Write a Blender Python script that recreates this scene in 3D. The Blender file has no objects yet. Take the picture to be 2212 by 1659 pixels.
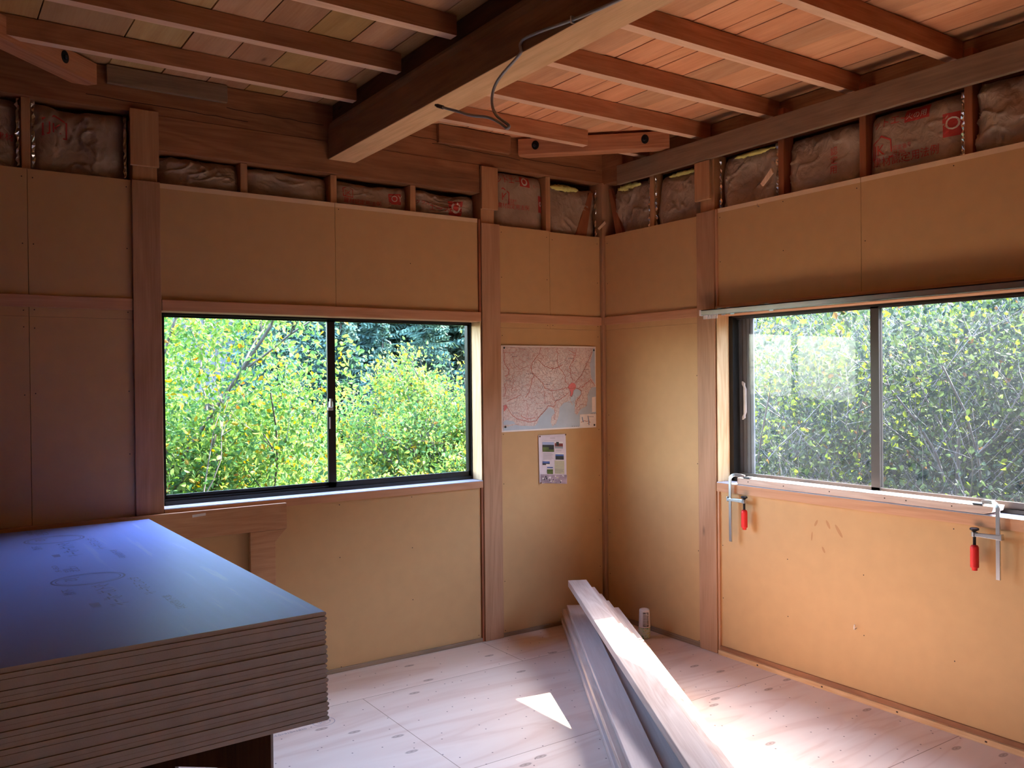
import bpy, math, random
import numpy as np
from mathutils import Vector, Matrix, noise
R = math.radians
S = bpy.context.scene
COL = S.collection
random.seed(7)

# ------------------------------------------------------------------ camera
YAW, PITCH, ROLL, FPX = 0.5999, -0.0072, -0.0107, 1870.7
cam = bpy.data.objects.new('camera', bpy.data.cameras.new('camera'))
COL.objects.link(cam)
cy, sy, cp, sp = math.cos(YAW), math.sin(YAW), math.cos(PITCH), math.sin(PITCH)
f = Vector((sy*cp, cy*cp, sp)); r = Vector((cy, -sy, 0)); u = r.cross(f)
r2 = r*math.cos(ROLL) + u*math.sin(ROLL); u2 = -r*math.sin(ROLL) + u*math.cos(ROLL)
cam.matrix_world = Matrix(((r2.x, u2.x, -f.x, -3.5065), (r2.y, u2.y, -f.y, -4.1168), (r2.z, u2.z, -f.z, 1.4827), (0, 0, 0, 1)))
cam.data.sensor_fit = 'HORIZONTAL'; cam.data.sensor_width = 36.0
cam.data.lens = FPX/2212*36.0
cam.data.clip_start = 0.02; cam.data.clip_end = 400
S.camera = cam

# ------------------------------------------------------------------ light
SUN_DIR = Vector((-1, 0.16, -1.28)).normalized()
w = bpy.data.worlds.new('sky'); S.world = w; w.use_nodes = True
wn = w.node_tree; wn.nodes.clear()
sk = wn.nodes.new('ShaderNodeTexSky'); sk.sky_type = 'NISHITA'; sk.sun_disc = False
sk.sun_elevation = math.asin(-SUN_DIR.z); sk.sun_rotation = math.atan2(-SUN_DIR.x, -SUN_DIR.y)
sk.air_density = 1.0; sk.dust_density = 1.0; sk.ozone_density = 1.0
bg = wn.nodes.new('ShaderNodeBackground'); bg.inputs['Strength'].default_value = 1.35
wo = wn.nodes.new('ShaderNodeOutputWorld')
wn.links.new(sk.outputs[0], bg.inputs[0]); wn.links.new(bg.outputs[0], wo.inputs[0])
sl = bpy.data.lights.new('sun', 'SUN'); sl.energy = 14.5; sl.angle = R(0.55); sl.color = (1.0, 0.93, 0.84)
so = bpy.data.objects.new('sun', sl); COL.objects.link(so)
so.rotation_euler = SUN_DIR.to_track_quat('-Z', 'Y').to_euler(); so.location = (6, -1, 9)

def portal(name, loc, rot, sx, sz):
    l = bpy.data.lights.new(name, 'AREA'); l.shape = 'RECTANGLE'; l.size = sx; l.size_y = sz; l.energy = 1
    l.cycles.is_portal = True
    o = bpy.data.objects.new(name, l); COL.objects.link(o); o.location = loc; o.rotation_euler = rot
portal('sky_portal_left', (-1.755, 0.2, 1.36), (R(90), 0, R(180)), 1.7, 0.88)
portal('sky_portal_right', (0.2, -1.77, 1.36), (R(90), 0, R(90)), 1.7, 0.88)
try:
    S.cycles.use_denoising = True; S.cycles.use_adaptive_sampling = True; S.cycles.adaptive_threshold = 0.015
    S.cycles.max_bounces = 10; S.cycles.diffuse_bounces = 7; S.cycles.glossy_bounces = 4
    S.cycles.transparent_max_bounces = 16; S.cycles.transmission_bounces = 4
    S.cycles.sample_clamp_indirect = 8.0; S.cycles.caustics_reflective = False; S.cycles.caustics_refractive = False
except Exception:
    pass
S.view_settings.view_transform = 'Standard'; S.view_settings.look = 'None'
S.view_settings.gamma = 1.0; S.view_settings.use_curve_mapping = False
S.view_settings.exposure = 1.95

# ------------------------------------------------------------------ materials
def newmat(name):
    m = bpy.data.materials.new(name); m.use_nodes = True
    nt = m.node_tree; nt.nodes.clear()
    out = nt.nodes.new('ShaderNodeOutputMaterial')
    b = nt.nodes.new('ShaderNodeBsdfPrincipled'); nt.links.new(b.outputs[0], out.inputs[0])
    return m, nt, b
def node(nt, typ, **kw):
    n = nt.nodes.new(typ)
    for k, v in kw.items():
        if k in n.inputs: n.inputs[k].default_value = v
        else: setattr(n, k, v)
    return n
def ramp(nt, fac, stops):
    n = nt.nodes.new('ShaderNodeValToRGB'); e = n.color_ramp.elements
    while len(e) < len(stops): e.new(0.5)
    for i, (p, c) in enumerate(stops):
        e[i].position = p; e[i].color = (*c, 1) if len(c) == 3 else c
    nt.links.new(fac, n.inputs[0]); return n.outputs[0]
def mixc(nt, fac, a, b, blend='MIX'):
    n = nt.nodes.new('ShaderNodeMix'); n.data_type = 'RGBA'; n.blend_type = blend
    for s, v in ((0, fac), (6, a), (7, b)):
        if hasattr(v, 'is_output'): nt.links.new(v, n.inputs[s])
        else: n.inputs[s].default_value = v if s == 0 else (*v, 1)
    return n.outputs[2]
def plain(name, col, rough=0.6, metal=0.0, bump=0, spec=0.4, var=0.06):
    m, nt, b = newmat(name)
    tc = node(nt, 'ShaderNodeTexCoord'); n = node(nt, 'ShaderNodeTexNoise', Scale=14.0, Detail=4.0)
    nt.links.new(tc.outputs['Object'], n.inputs['Vector'])
    c = ramp(nt, n.outputs[0], [(0.3, tuple(x*(1-var) for x in col)), (0.7, tuple(min(1, x*(1+var)) for x in col))])
    nt.links.new(c, b.inputs['Base Color'])
    b.inputs['Roughness'].default_value = rough; b.inputs['Metallic'].default_value = metal
    b.inputs['Specular IOR Level'].default_value = spec
    if bump:
        bp = node(nt, 'ShaderNodeBump', Strength=bump, Distance=0.002); n2 = node(nt, 'ShaderNodeTexNoise', Scale=220.0, Detail=3.0)
        nt.links.new(tc.outputs['Object'], n2.inputs['Vector'])
        nt.links.new(n2.outputs[0], bp.inputs['Height']); nt.links.new(bp.outputs[0], b.inputs['Normal'])
    return m
def wood(name, ca, cb, axis='x', rough=0.55, grain=1.0, stain=0.0, staincol=(0.03, 0.02, 0.015), attr=False, spec=0.35):
    """wood whose fibres run along the given local axis"""
    m, nt, b = newmat(name)
    tc = node(nt, 'ShaderNodeTexCoord'); oi = node(nt, 'ShaderNodeObjectInfo')
    add = node(nt, 'ShaderNodeVectorMath', operation='MULTIPLY_ADD')
    add.inputs[1].default_value = (1, 1, 1)
    cmb = node(nt, 'ShaderNodeCombineXYZ')
    mul = node(nt, 'ShaderNodeMath', operation='MULTIPLY'); mul.inputs[1].default_value = 37.0
    nt.links.new(oi.outputs['Random'], mul.inputs[0])
    for i in range(3): nt.links.new(mul.outputs[0], cmb.inputs[i])
    nt.links.new(tc.outputs['Object'], add.inputs[0]); nt.links.new(cmb.outputs[0], add.inputs[2])
    mp = node(nt, 'ShaderNodeMapping')
    sc = {'x': (0.12, 1, 1), 'y': (1, 0.12, 1), 'z': (1, 1, 0.12)}[axis]
    mp.inputs['Scale'].default_value = sc
    nt.links.new(add.outputs[0], mp.inputs['Vector'])
    n1 = node(nt, 'ShaderNodeTexNoise', Scale=9.0*grain, Detail=2.0, Distortion=0.6)
    nt.links.new(mp.outputs[0], n1.inputs['Vector'])
    rings = node(nt, 'ShaderNodeMath', operation='MULTIPLY'); rings.inputs[1].default_value = 11.0
    nt.links.new(n1.outputs[0], rings.inputs[0])
    fr = node(nt, 'ShaderNodeMath', operation='PINGPONG'); fr.inputs[1].default_value = 1.0
    nt.links.new(rings.outputs[0], fr.inputs[0])
    n2 = node(nt, 'ShaderNodeTexNoise', Scale=150.0, Detail=2.0)
    mp2 = node(nt, 'ShaderNodeMapping'); mp2.inputs['Scale'].default_value = tuple(0.04 if s < 1 else 1 for s in sc)
    nt.links.new(add.outputs[0], mp2.inputs['Vector']); nt.links.new(mp2.outputs[0], n2.inputs['Vector'])
    mx = node(nt, 'ShaderNodeMath', operation='MULTIPLY_ADD'); mx.inputs[1].default_value = 0.34
    half = node(nt, 'ShaderNodeMath', operation='MULTIPLY'); half.inputs[1].default_value = 0.66
    nt.links.new(n2.outputs[0], half.inputs[0])
    nt.links.new(fr.outputs[0], mx.inputs[0]); nt.links.new(half.outputs[0], mx.inputs[2])
    c = ramp(nt, mx.outputs[0], [(0.12, ca), (0.78, cb)])
    if stain:
        n3 = node(nt, 'ShaderNodeTexNoise', Scale=3.2, Detail=6.0, Roughness=0.65)
        mp3 = node(nt, 'ShaderNodeMapping'); mp3.inputs['Scale'].default_value = tuple(0.4 if s < 1 else 1 for s in sc)
        nt.links.new(add.outputs[0], mp3.inputs['Vector']); nt.links.new(mp3.outputs[0], n3.inputs['Vector'])
        fac = ramp(nt, n3.outputs[0], [(0.48, (0, 0, 0)), (0.68, (stain,)*3)])
        c = mixc(nt, fac, c, staincol)
    # knots
    vo = node(nt, 'ShaderNodeTexVoronoi', Scale=4.5); vo.inputs['Randomness'].default_value = 1.0
    mp4 = node(nt, 'ShaderNodeMapping'); mp4.inputs['Scale'].default_value = tuple(0.35 if s < 1 else 1 for s in sc)
    nt.links.new(add.outputs[0], mp4.inputs['Vector']); nt.links.new(mp4.outputs[0], vo.inputs['Vector'])
    kf = ramp(nt, vo.outputs['Distance'], [(0.02, (0.75,)*3), (0.06, (0, 0, 0))])
    c = mixc(nt, kf, c, tuple(x*0.35 for x in ca))
    if attr:
        at = node(nt, 'ShaderNodeAttribute', attribute_name='tone')
        c = mixc(nt, 1.0, c, at.outputs['Color'], 'MULTIPLY')
    nt.links.new(c, b.inputs['Base Color'])
    b.inputs['Roughness'].default_value = rough; b.inputs['Specular IOR Level'].default_value = spec
    bp = node(nt, 'ShaderNodeBump', Strength=0.12, Distance=0.002)
    nt.links.new(mx.outputs[0], bp.inputs['Height']); nt.links.new(bp.outputs[0], b.inputs['Normal'])
    return m

def woodset(name, ca, cb, **kw): return {a: wood(name+'_'+a, ca, cb, a, **kw) for a in 'xyz'}
W_POST = woodset('post_wood', (0.36, 0.175, 0.085), (0.50, 0.27, 0.15), grain=0.8)
W_OLD = woodset('old_beam_wood', (0.24, 0.09, 0.036), (0.40, 0.17, 0.075), stain=0.35)
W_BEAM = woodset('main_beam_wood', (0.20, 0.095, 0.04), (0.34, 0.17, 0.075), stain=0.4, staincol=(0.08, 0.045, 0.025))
W_BEAMLIT = woodset('main_beam_lit_underside', (0.62, 0.34, 0.15), (0.80, 0.50, 0.25), stain=0.3, staincol=(0.45, 0.28, 0.14))  # paler than the beam sides: light from below put into the colour
W_JOIST = woodset('joist_wood', (0.42, 0.16, 0.07), (0.62, 0.28, 0.14), rough=0.75, spec=0.15, stain=0.25, staincol=(0.14, 0.05, 0.03))
W_GREY = woodset('weathered_board', (0.20, 0.125, 0.075), (0.33, 0.215, 0.13), stain=0.4, staincol=(0.12, 0.075, 0.05))
W_STUD = woodset('stud_wood', (0.40, 0.18, 0.08), (0.55, 0.29, 0.14))
W_RED = woodset('red_brace_wood', (0.24, 0.07, 0.03), (0.36, 0.12, 0.05))
W_RAIL = woodset('rail_wood', (0.46, 0.21, 0.10), (0.60, 0.31, 0.17), grain=0.8)
W_JAMB = woodset('jamb_wood', (0.55, 0.29, 0.12), (0.72, 0.47, 0.25), grain=1.4)
W_NEW = woodset('new_lumber', (0.50, 0.34, 0.27), (0.70, 0.55, 0.47), grain=1.3)
W_NEWB = woodset('planed_lumber', (0.55, 0.43, 0.39), (0.64, 0.52, 0.48), grain=1.2)
W_DARK = woodset('dark_plywood', (0.05, 0.02, 0.01), (0.12, 0.05, 0.022), grain=1.2)
W_FRAME = woodset('laminated_pine', (0.42, 0.19, 0.085), (0.56, 0.30, 0.15), grain=1.3)
W_PLANK = wood('ceiling_plank_wood', (0.68, 0.31, 0.14), (0.84, 0.44, 0.23), 'y', rough=0.85, spec=0.08, grain=0.5, stain=0.3, staincol=(0.36, 0.17, 0.10), attr=True)
W_CHIP = wood('fresh_chip_wood', (0.70, 0.45, 0.28), (0.85, 0.62, 0.42), 'z')

M_PANEL = plain('tan_wall_panel', (0.55, 0.318, 0.135), 0.6, var=0.03)
M_PANEDGE = plain('pale_panel_edge', (0.72, 0.50, 0.30), 0.7)
M_NAIL = plain('dark_nail', (0.05, 0.03, 0.02), 0.5, 0.4)
M_SHEATH = plain('outer_sheathing', (0.10, 0.06, 0.04), 0.9)
M_STEEL = plain('clamp_steel', (0.62, 0.64, 0.68), 0.28, 1.0)
M_BLACKSTEEL = plain('black_oxide_steel', (0.05, 0.05, 0.055), 0.4, 0.8)
M_RED = plain('red_plastic', (0.78, 0.035, 0.035), 0.35)
M_ALU = plain('dark_bronze_aluminium', (0.022, 0.018, 0.016), 0.35, 0.5)
M_ALUI = plain('brown_aluminium', (0.07, 0.055, 0.05), 0.4, 0.4)
M_CHROME = plain('rail_aluminium', (0.72, 0.70, 0.68), 0.25, 1.0)
M_WPLAST = plain('white_plastic', (0.80, 0.74, 0.74), 0.4)
M_CABLE = plain('grey_cable_sheath', (0.36, 0.34, 0.33), 0.45)
M_TAPE = plain('black_tape', (0.02, 0.02, 0.02), 0.4)
M_GRAVEL = plain('dark_hole', (0.01, 0.008, 0.006), 0.9)
M_GWOOL = plain('yellow_glass_wool', (0.62, 0.55, 0.16), 0.95, bump=1.0, var=0.25)
M_FOIL = plain('silver_foil', (0.80, 0.80, 0.80), 0.22, 1.0)
M_PRINT = plain('red_print', (0.46, 0.045, 0.035), 0.7)
M_PRINTW = plain('paper_white_print', (0.62, 0.52, 0.42), 0.7)
M_GLUE = plain('white_chip', (0.75, 0.7, 0.66), 0.6)
M_INK = plain('blue_pencil', (0.03, 0.05, 0.25), 0.6)

def mat_paper():
    m, nt, b = newmat('kraft_paper')
    tc = node(nt, 'ShaderNodeTexCoord'); n = node(nt, 'ShaderNodeTexNoise', Scale=9.0, Detail=6.0, Roughness=0.6)
    nt.links.new(tc.outputs['Object'], n.inputs['Vector'])
    c = ramp(nt, n.outputs[0], [(0.3, (0.29, 0.19, 0.12)), (0.6, (0.40, 0.28, 0.19)), (0.8, (0.47, 0.35, 0.26))])
    nt.links.new(c, b.inputs['Base Color']); b.inputs['Roughness'].default_value = 0.5
    bp = node(nt, 'ShaderNodeBump', Strength=0.5, Distance=0.01); n2 = node(nt, 'ShaderNodeTexNoise', Scale=28.0, Detail=5.0, Distortion=1.2)
    nt.links.new(tc.outputs['Object'], n2.inputs['Vector']); nt.links.new(n2.outputs[0], bp.inputs['Height'])
    nt.links.new(bp.outputs[0], b.inputs['Normal']); return m
M_KRAFT = mat_paper()

def mat_floor():
    m, nt, b = newmat('plywood_floor')
    tc = node(nt, 'ShaderNodeTexCoord')
    mp = node(nt, 'ShaderNodeMapping'); mp.inputs['Scale'].default_value = (0.16, 1, 1)
    nt.links.new(tc.outputs['Object'], mp.inputs['Vector'])
    n1 = node(nt, 'ShaderNodeTexNoise', Scale=5.0, Detail=3.0, Distortion=0.9)
    nt.links.new(mp.outputs[0], n1.inputs['Vector'])
    k = node(nt, 'ShaderNodeMath', operation='MULTIPLY'); k.inputs[1].default_value = 7.0
    pp = node(nt, 'ShaderNodeMath', operation='PINGPONG'); pp.inputs[1].default_value = 1.0
    nt.links.new(n1.outputs[0], k.inputs[0]); nt.links.new(k.outputs[0], pp.inputs[0])
    c = ramp(nt, pp.outputs[0], [(0.0, (0.70, 0.53, 0.45)), (0.30, (0.75, 0.60, 0.52)), (1.0, (0.78, 0.645, 0.565))])
    # veneer patches differing between sheets
    br = node(nt, 'ShaderNodeTexBrick', Scale=1.0); br.offset = 0.5
    br.inputs['Color1'].default_value = (1, 0.98, 0.97, 1); br.inputs['Color2'].default_value = (0.88, 0.84, 0.82, 1)
    br.inputs['Mortar'].default_value = (0.42, 0.32, 0.27, 1)
    br.inputs['Mortar Size'].default_value = 0.0018; br.inputs['Brick Width'].default_value = 1.82; br.inputs['Row Height'].default_value = 0.91
    nt.links.new(tc.outputs['Object'], br.inputs['Vector'])
    c = mixc(nt, 1.0, c, br.outputs[0], 'MULTIPLY')
    # knots : dark ovals with a pale ring
    mp2 = node(nt, 'ShaderNodeMapping'); mp2.inputs['Scale'].default_value = (0.42, 1, 1)
    nt.links.new(tc.outputs['Object'], mp2.inputs['Vector'])
    vo = node(nt, 'ShaderNodeTexVoronoi', Scale=5.2, voronoi_dimensions='2D'); nt.links.new(mp2.outputs[0], vo.inputs['Vector'])
    sel = node(nt, 'ShaderNodeSeparateColor'); nt.links.new(vo.outputs['Color'], sel.inputs[0])
    gt = node(nt, 'ShaderNodeMath', operation='GREATER_THAN'); gt.inputs[1].default_value = 0.35
    nt.links.new(sel.outputs[0], gt.inputs[0])
    kf = ramp(nt, vo.outputs['Distance'], [(0.0, (0.9,)*3), (0.025, (0.35,)*3), (0.05, (0.6,)*3), (0.07, (0.0,)*3)])
    km = node(nt, 'ShaderNodeMath', operation='MULTIPLY'); nt.links.new(kf, km.inputs[0]); nt.links.new(gt.outputs[0], km.inputs[1])
    c = mixc(nt, km.outputs[0], c, (0.13, 0.055, 0.035))
    v2 = node(nt, 'ShaderNodeTexVoronoi', Scale=7.5, voronoi_dimensions='2D'); nt.links.new(tc.outputs['Object'], v2.inputs['Vector'])
    k2 = ramp(nt, v2.outputs['Distance'], [(0.02, (0.9,)*3), (0.03, (0.0,)*3)])
    c = mixc(nt, k2, c, (0.10, 0.05, 0.04))
    nt.links.new(c, b.inputs['Base Color']); b.inputs['Roughness'].default_value = 0.5
    b.inputs['Specular IOR Level'].default_value = 0.35
    return m
M_FLOOR = mat_floor()

def mat_gyp(name, base, rough):
    m, nt, b = newmat(name)
    tc = node(nt, 'ShaderNodeTexCoord'); n = node(nt, 'ShaderNodeTexNoise', Scale=3.0, Detail=5.0)
    mp = node(nt, 'ShaderNodeMapping'); mp.inputs['Scale'].default_value = (9, 0.6, 1); mp.inputs['Rotation'].default_value = (0, 0, R(-14))
    nt.links.new(tc.outputs['Object'], mp.inputs['Vector']); nt.links.new(mp.outputs[0], n.inputs['Vector'])
    c = ramp(nt, n.outputs[0], [(0.45, base), (0.60, tuple(x*1.03 for x in base)), (0.72, (0.42, 0.52, 0.98))])
    sx = node(nt, 'ShaderNodeSeparateXYZ'); nt.links.new(tc.outputs['Object'], sx.inputs[0])
    sh = node(nt, 'ShaderNodeMath', operation='ADD'); sh.inputs[1].default_value = 1.0; nt.links.new(sx.outputs[0], sh.inputs[0])
    side = ramp(nt, sh.outputs[0], [(0.50, (0, 0, 0)), (0.80, (1, 1, 1))])   # scuffs gather towards the handled edge
    c = mixc(nt, side, base, c)
    nt.links.new(c, b.inputs['Base Color']); b.inputs['Roughness'].default_value = rough
    b.inputs['Specular IOR Level'].default_value = 0.15
    return m
M_GYPTOP = mat_gyp('gypsum_board_face', (0.285, 0.38, 0.96), 0.5)
M_GYP = plain('gypsum_board_core', (0.78, 0.80, 0.82), 0.9, var=0.06, bump=0.4)
M_GYPPAPER = plain('gypsum_board_paper', (0.50, 0.40, 0.30), 0.8)
M_GYPPRINT = plain('faded_blue_stamp', (0.17, 0.21, 0.62), 0.5)

def mat_leaf(name, trans=0.45):
    m = bpy.data.materials.new(name); m.use_nodes = True; nt = m.node_tree; nt.nodes.clear()
    out = nt.nodes.new('ShaderNodeOutputMaterial')
    at = node(nt, 'ShaderNodeAttribute', attribute_name='tone')
    d = node(nt, 'ShaderNodeBsdfPrincipled'); d.inputs['Roughness'].default_value = 0.55; d.inputs['Specular IOR Level'].default_value = 0.10
    t = node(nt, 'ShaderNodeBsdfTranslucent')
    hs = node(nt, 'ShaderNodeHueSaturation'); hs.inputs['Saturation'].default_value = 1.15; hs.inputs['Value'].default_value = 1.25
    mx = node(nt, 'ShaderNodeMixShader'); mx.inputs[0].default_value = trans
    nt.links.new(at.outputs['Color'], d.inputs['Base Color']); nt.links.new(at.outputs['Color'], hs.inputs['Color'])
    nt.links.new(hs.outputs[0], t.inputs['Color'])
    nt.links.new(d.outputs[0], mx.inputs[1]); nt.links.new(t.outputs[0], mx.inputs[2]); nt.links.new(mx.outputs[0], out.inputs[0])
    return m
M_LEAF = mat_leaf('leaf', 0.45)
M_NEEDLE = mat_leaf('needle', 0.2)
M_BARK = plain('pale_bark', (0.12, 0.105, 0.09), 0.9, var=0.3)
M_BARKD = plain('dark_bark', (0.045, 0.035, 0.03), 0.9, var=0.3)
M_SOIL = plain('forest_ground', (0.012, 0.018, 0.014), 1.0, var=0.5)

def mat_glass(name, dust):
    m = bpy.data.materials.new(name); m.use_nodes = True; nt = m.node_tree; nt.nodes.clear()
    out = nt.nodes.new('ShaderNodeOutputMaterial')
    tr = node(nt, 'ShaderNodeBsdfTransparent'); tr.inputs[0].default_value = (0.97, 0.985, 0.98, 1)
    gl = node(nt, 'ShaderNodeBsdfGlossy'); gl.inputs['Roughness'].default_value = 0.02
    lw = node(nt, 'ShaderNodeLayerWeight', Blend=0.5); pw = node(nt, 'ShaderNodeMath', operation='POWER'); pw.inputs[1].default_value = 4.0
    nt.links.new(lw.outputs['Facing'], pw.inputs[0]); fz = node(nt, 'ShaderNodeMath', operation='MULTIPLY_ADD'); fz.inputs[1].default_value = 0.10; fz.inputs[2].default_value = 0.012
    nt.links.new(pw.outputs[0], fz.inputs[0])
    m1 = node(nt, 'ShaderNodeMixShader'); nt.links.new(fz.outputs[0], m1.inputs[0]); nt.links.new(tr.outputs[0], m1.inputs[1]); nt.links.new(gl.outputs[0], m1.inputs[2])
    last = m1
    if dust:
        tl = node(nt, 'ShaderNodeBsdfTranslucent'); tl.inputs[0].default_value = (0.85, 0.88, 0.95, 1)
        tc = node(nt, 'ShaderNodeTexCoord'); n = node(nt, 'ShaderNodeTexNoise', Scale=2.6, Detail=4.0)
        nt.links.new(tc.outputs['Object'], n.inputs['Vector'])
        fac = ramp(nt, n.outputs[0], [(0.3, (dust*0.45,)*3), (0.7, (dust,)*3)])
        m2 = node(nt, 'ShaderNodeMixShader'); nt.links.new(fac, m2.inputs[0])
        nt.links.new(m1.outputs[0], m2.inputs[1]); nt.links.new(tl.outputs[0], m2.inputs[2]); last = m2
    nt.links.new(last.outputs[0], out.inputs[0]); return m
M_GLASS = mat_glass('clear_glass', 0.0)
M_DUSTY = mat_glass('dusty_glass', 0.0055)

# ------------------------------------------------------------------ mesh helpers
class MB:
    def __init__(s): s.v = []; s.f = []; s.m = []
    def add(s, vs, fs, mi=0):
        n = len(s.v); s.v += [tuple(x) for x in vs]; s.f += [tuple(i+n for i in q) for q in fs]; s.m += [mi]*len(fs)
    def box(s, x0, x1, y0, y1, z0, z1, mi=0, M=None):
        vs = [Vector(p) for p in ((x0, y0, z0), (x1, y0, z0), (x1, y1, z0), (x0, y1, z0), (x0, y0, z1), (x1, y0, z1), (x1, y1, z1), (x0, y1, z1))]
        if M is not None: vs = [M @ p for p in vs]
        s.add(vs, [(0, 3, 2, 1), (4, 5, 6, 7), (0, 1, 5, 4), (1, 2, 6, 5), (2, 3, 7, 6), (3, 0, 4, 7)], mi)
    def prism(s, pts, d0, d1, plane='xz', mi=0):
        """polygon pts extruded along the third axis"""
        def P(a, b, d): return {'xz': (a, d, b), 'yz': (d, a, b), 'xy': (a, b, d)}[plane]
        n = len(pts)
        vs = [P(a, b, d0) for a, b in pts] + [P(a, b, d1) for a, b in pts]
        fs = [tuple(range(n)), tuple(range(2*n-1, n-1, -1))] + [(i, i+n, (i+1) % n+n, (i+1) % n) for i in range(n)]
        s.add(vs, fs, mi)
    def tube(s, pts, rad, seg=10, mi=0, cap=True):
        pts = [Vector(p) for p in pts]; n = len(pts); rads = rad if isinstance(rad, (list, tuple)) else [rad]*n
        vs = []; up = None
        for i, p in enumerate(pts):
            t = (pts[min(i+1, n-1)]-pts[max(i-1, 0)]).normalized()
            if up is None:
                up = Vector((0, 0, 1)) if abs(t.z) < 0.9 else Vector((1, 0, 0))
            a = t.cross(up)
            if a.length < 1e-4: a = t.cross(Vector((0.3, 1, 0.1)))
            a.normalize(); b = t.cross(a).normalized(); up = -b if (-b).dot(up) > 0 else b
            b = up
            for k in range(seg):
                an = 2*math.pi*k/seg; vs.append(p+(a*math.cos(an)+b*math.sin(an))*rads[i])
        fs = [(i*seg+k, i*seg+(k+1) % seg, (i+1)*seg+(k+1) % seg, (i+1)*seg+k) for i in range(n-1) for k in range(seg)]
        if cap: fs += [tuple(range(seg))[::-1], tuple((n-1)*seg+k for k in range(seg))]
        s.add(vs, fs, mi)
    def lathe(s, prof, c, seg=24, mi=0):
        vs = [(c[0]+r_*math.cos(2*math.pi*k/seg), c[1]+r_*math.sin(2*math.pi*k/seg), c[2]+z_) for r_, z_ in prof for k in range(seg)]
        n = len(prof)
        fs = [(i*seg+k, i*seg+(k+1) % seg, (i+1)*seg+(k+1) % seg, (i+1)*seg+k) for i in range(n-1) for k in range(seg)]
        fs += [tuple(range(seg))[::-1], tuple((n-1)*seg+k for k in range(seg))]
        s.add(vs, fs, mi)
    def build(s, name, mats, parent=None, smooth=False, bevel=0, origin=None, label=None):
        me = bpy.data.meshes.new(name)
        if origin is None and parent is None:
            a = np.array(s.v); origin = ((a[:, 0].min()+a[:, 0].max())/2, (a[:, 1].min()+a[:, 1].max())/2, a[:, 2].min())
        off = Vector(origin) if origin is not None else Vector((0, 0, 0))
        if parent is not None and origin is None: off = parent_world(parent)
        me.from_pydata([tuple(Vector(p)-off) for p in s.v], [], s.f)
        for m in (mats if isinstance(mats, (list, tuple)) else [mats]): me.materials.append(m)
        if any(s.m): me.polygons.foreach_set('material_index', s.m)
        if smooth: me.polygons.foreach_set('use_smooth', [True]*len(s.f))
        me.update()
        o = bpy.data.objects.new(name, me); COL.objects.link(o)
        if parent is not None:
            o.parent = parent
            if origin is not None: o.location = off-parent_world(parent)
        else: o.location = off
        if bevel:
            md = o.modifiers.new('bevel', 'BEVEL'); md.width = bevel; md.segments = 2; md.limit_method = 'ANGLE'; md.angle_limit = R(40)
        if label: o['label'] = label
        return o
def parent_world(p):
    v = Vector((0, 0, 0))
    while p is not None: v += Vector(p.location); p = p.parent
    return v
def empty(name, loc=(0, 0, 0)):
    o = bpy.data.objects.new(name, None); COL.objects.link(o); o.location = loc; o.empty_display_size = 0.1; return o
def tag(o, label=None, cat=None, group=None, kind=None):
    if label: o['label'] = label
    if cat: o['category'] = cat
    if group: o['group'] = group
    if kind: o['kind'] = kind
    return o
def bar(name, x0, x1, y0, y1, z0, z1, ws, axis, label=None, cat=None, bevel=0.003, parent=None, kind=None, group=None):
    m = MB(); m.box(x0, x1, y0, y1, z0, z1)
    mt = ws[axis] if isinstance(ws, dict) else ws
    o = m.build(name, mt, parent, bevel=bevel, origin=((x0+x1)/2, (y0+y1)/2, z0))
    return tag(o, label, cat, group, kind)
def npmesh(name, verts, faces_flat, nper, mat, parent=None, tone=None, label=None):
    """verts (n,3); faces all with nper corners; tone (n,3) point colours"""
    me = bpy.data.meshes.new(name); n = len(verts); nf = len(faces_flat)//nper
    me.vertices.add(n); me.vertices.foreach_set('co', np.asarray(verts, dtype=np.float32).ravel())
    me.loops.add(len(faces_flat)); me.loops.foreach_set('vertex_index', np.asarray(faces_flat, dtype=np.int32))
    me.polygons.add(nf); me.polygons.foreach_set('loop_start', np.arange(nf, dtype=np.int32)*nper)
    me.update(calc_edges=True); me.shade_flat()
    if tone is not None:
        a = me.color_attributes.new('tone', 'FLOAT_COLOR', 'POINT')
        a.data.foreach_set('color', np.concatenate([tone, np.ones((n, 1))], 1).astype(np.float32).ravel())
    me.materials.append(mat)
    o = bpy.data.objects.new(name, me); COL.objects.link(o)
    if parent is not None: o.parent = parent
    if label: o['label'] = label
    return o

_txt = {}
def text_mesh(s):
    """flat lettering, height about 1, origin at lower left; returns verts, faces"""
    if s in _txt: return _txt[s]
    cu = bpy.data.curves.new('lettering', 'FONT'); cu.body = s; cu.size = 1.0; cu.resolution_u = 3
    o = bpy.data.objects.new('lettering', cu); COL.objects.link(o)
    bpy.context.view_layer.update()
    dg = bpy.context.evaluated_depsgraph_get()
    me = bpy.data.meshes.new_from_object(o.evaluated_get(dg))
    v = [tuple(x.co[:2]) for x in me.vertices]; fc = [tuple(p.vertices) for p in me.polygons]
    bpy.data.objects.remove(o); bpy.data.curves.remove(cu); bpy.data.meshes.remove(me)
    _txt[s] = (v, fc); return v, fc

# ================================================================== SETTING
fl = MB(); fl.box(-5.6, 0.002, -6.4, 0.002, -0.12, 0.0); fl.box(-5.6, 0.125, -6.4, 0.125, -0.12, -0.01)
tag(fl.build('floor', M_FLOOR), kind='structure')

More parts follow.
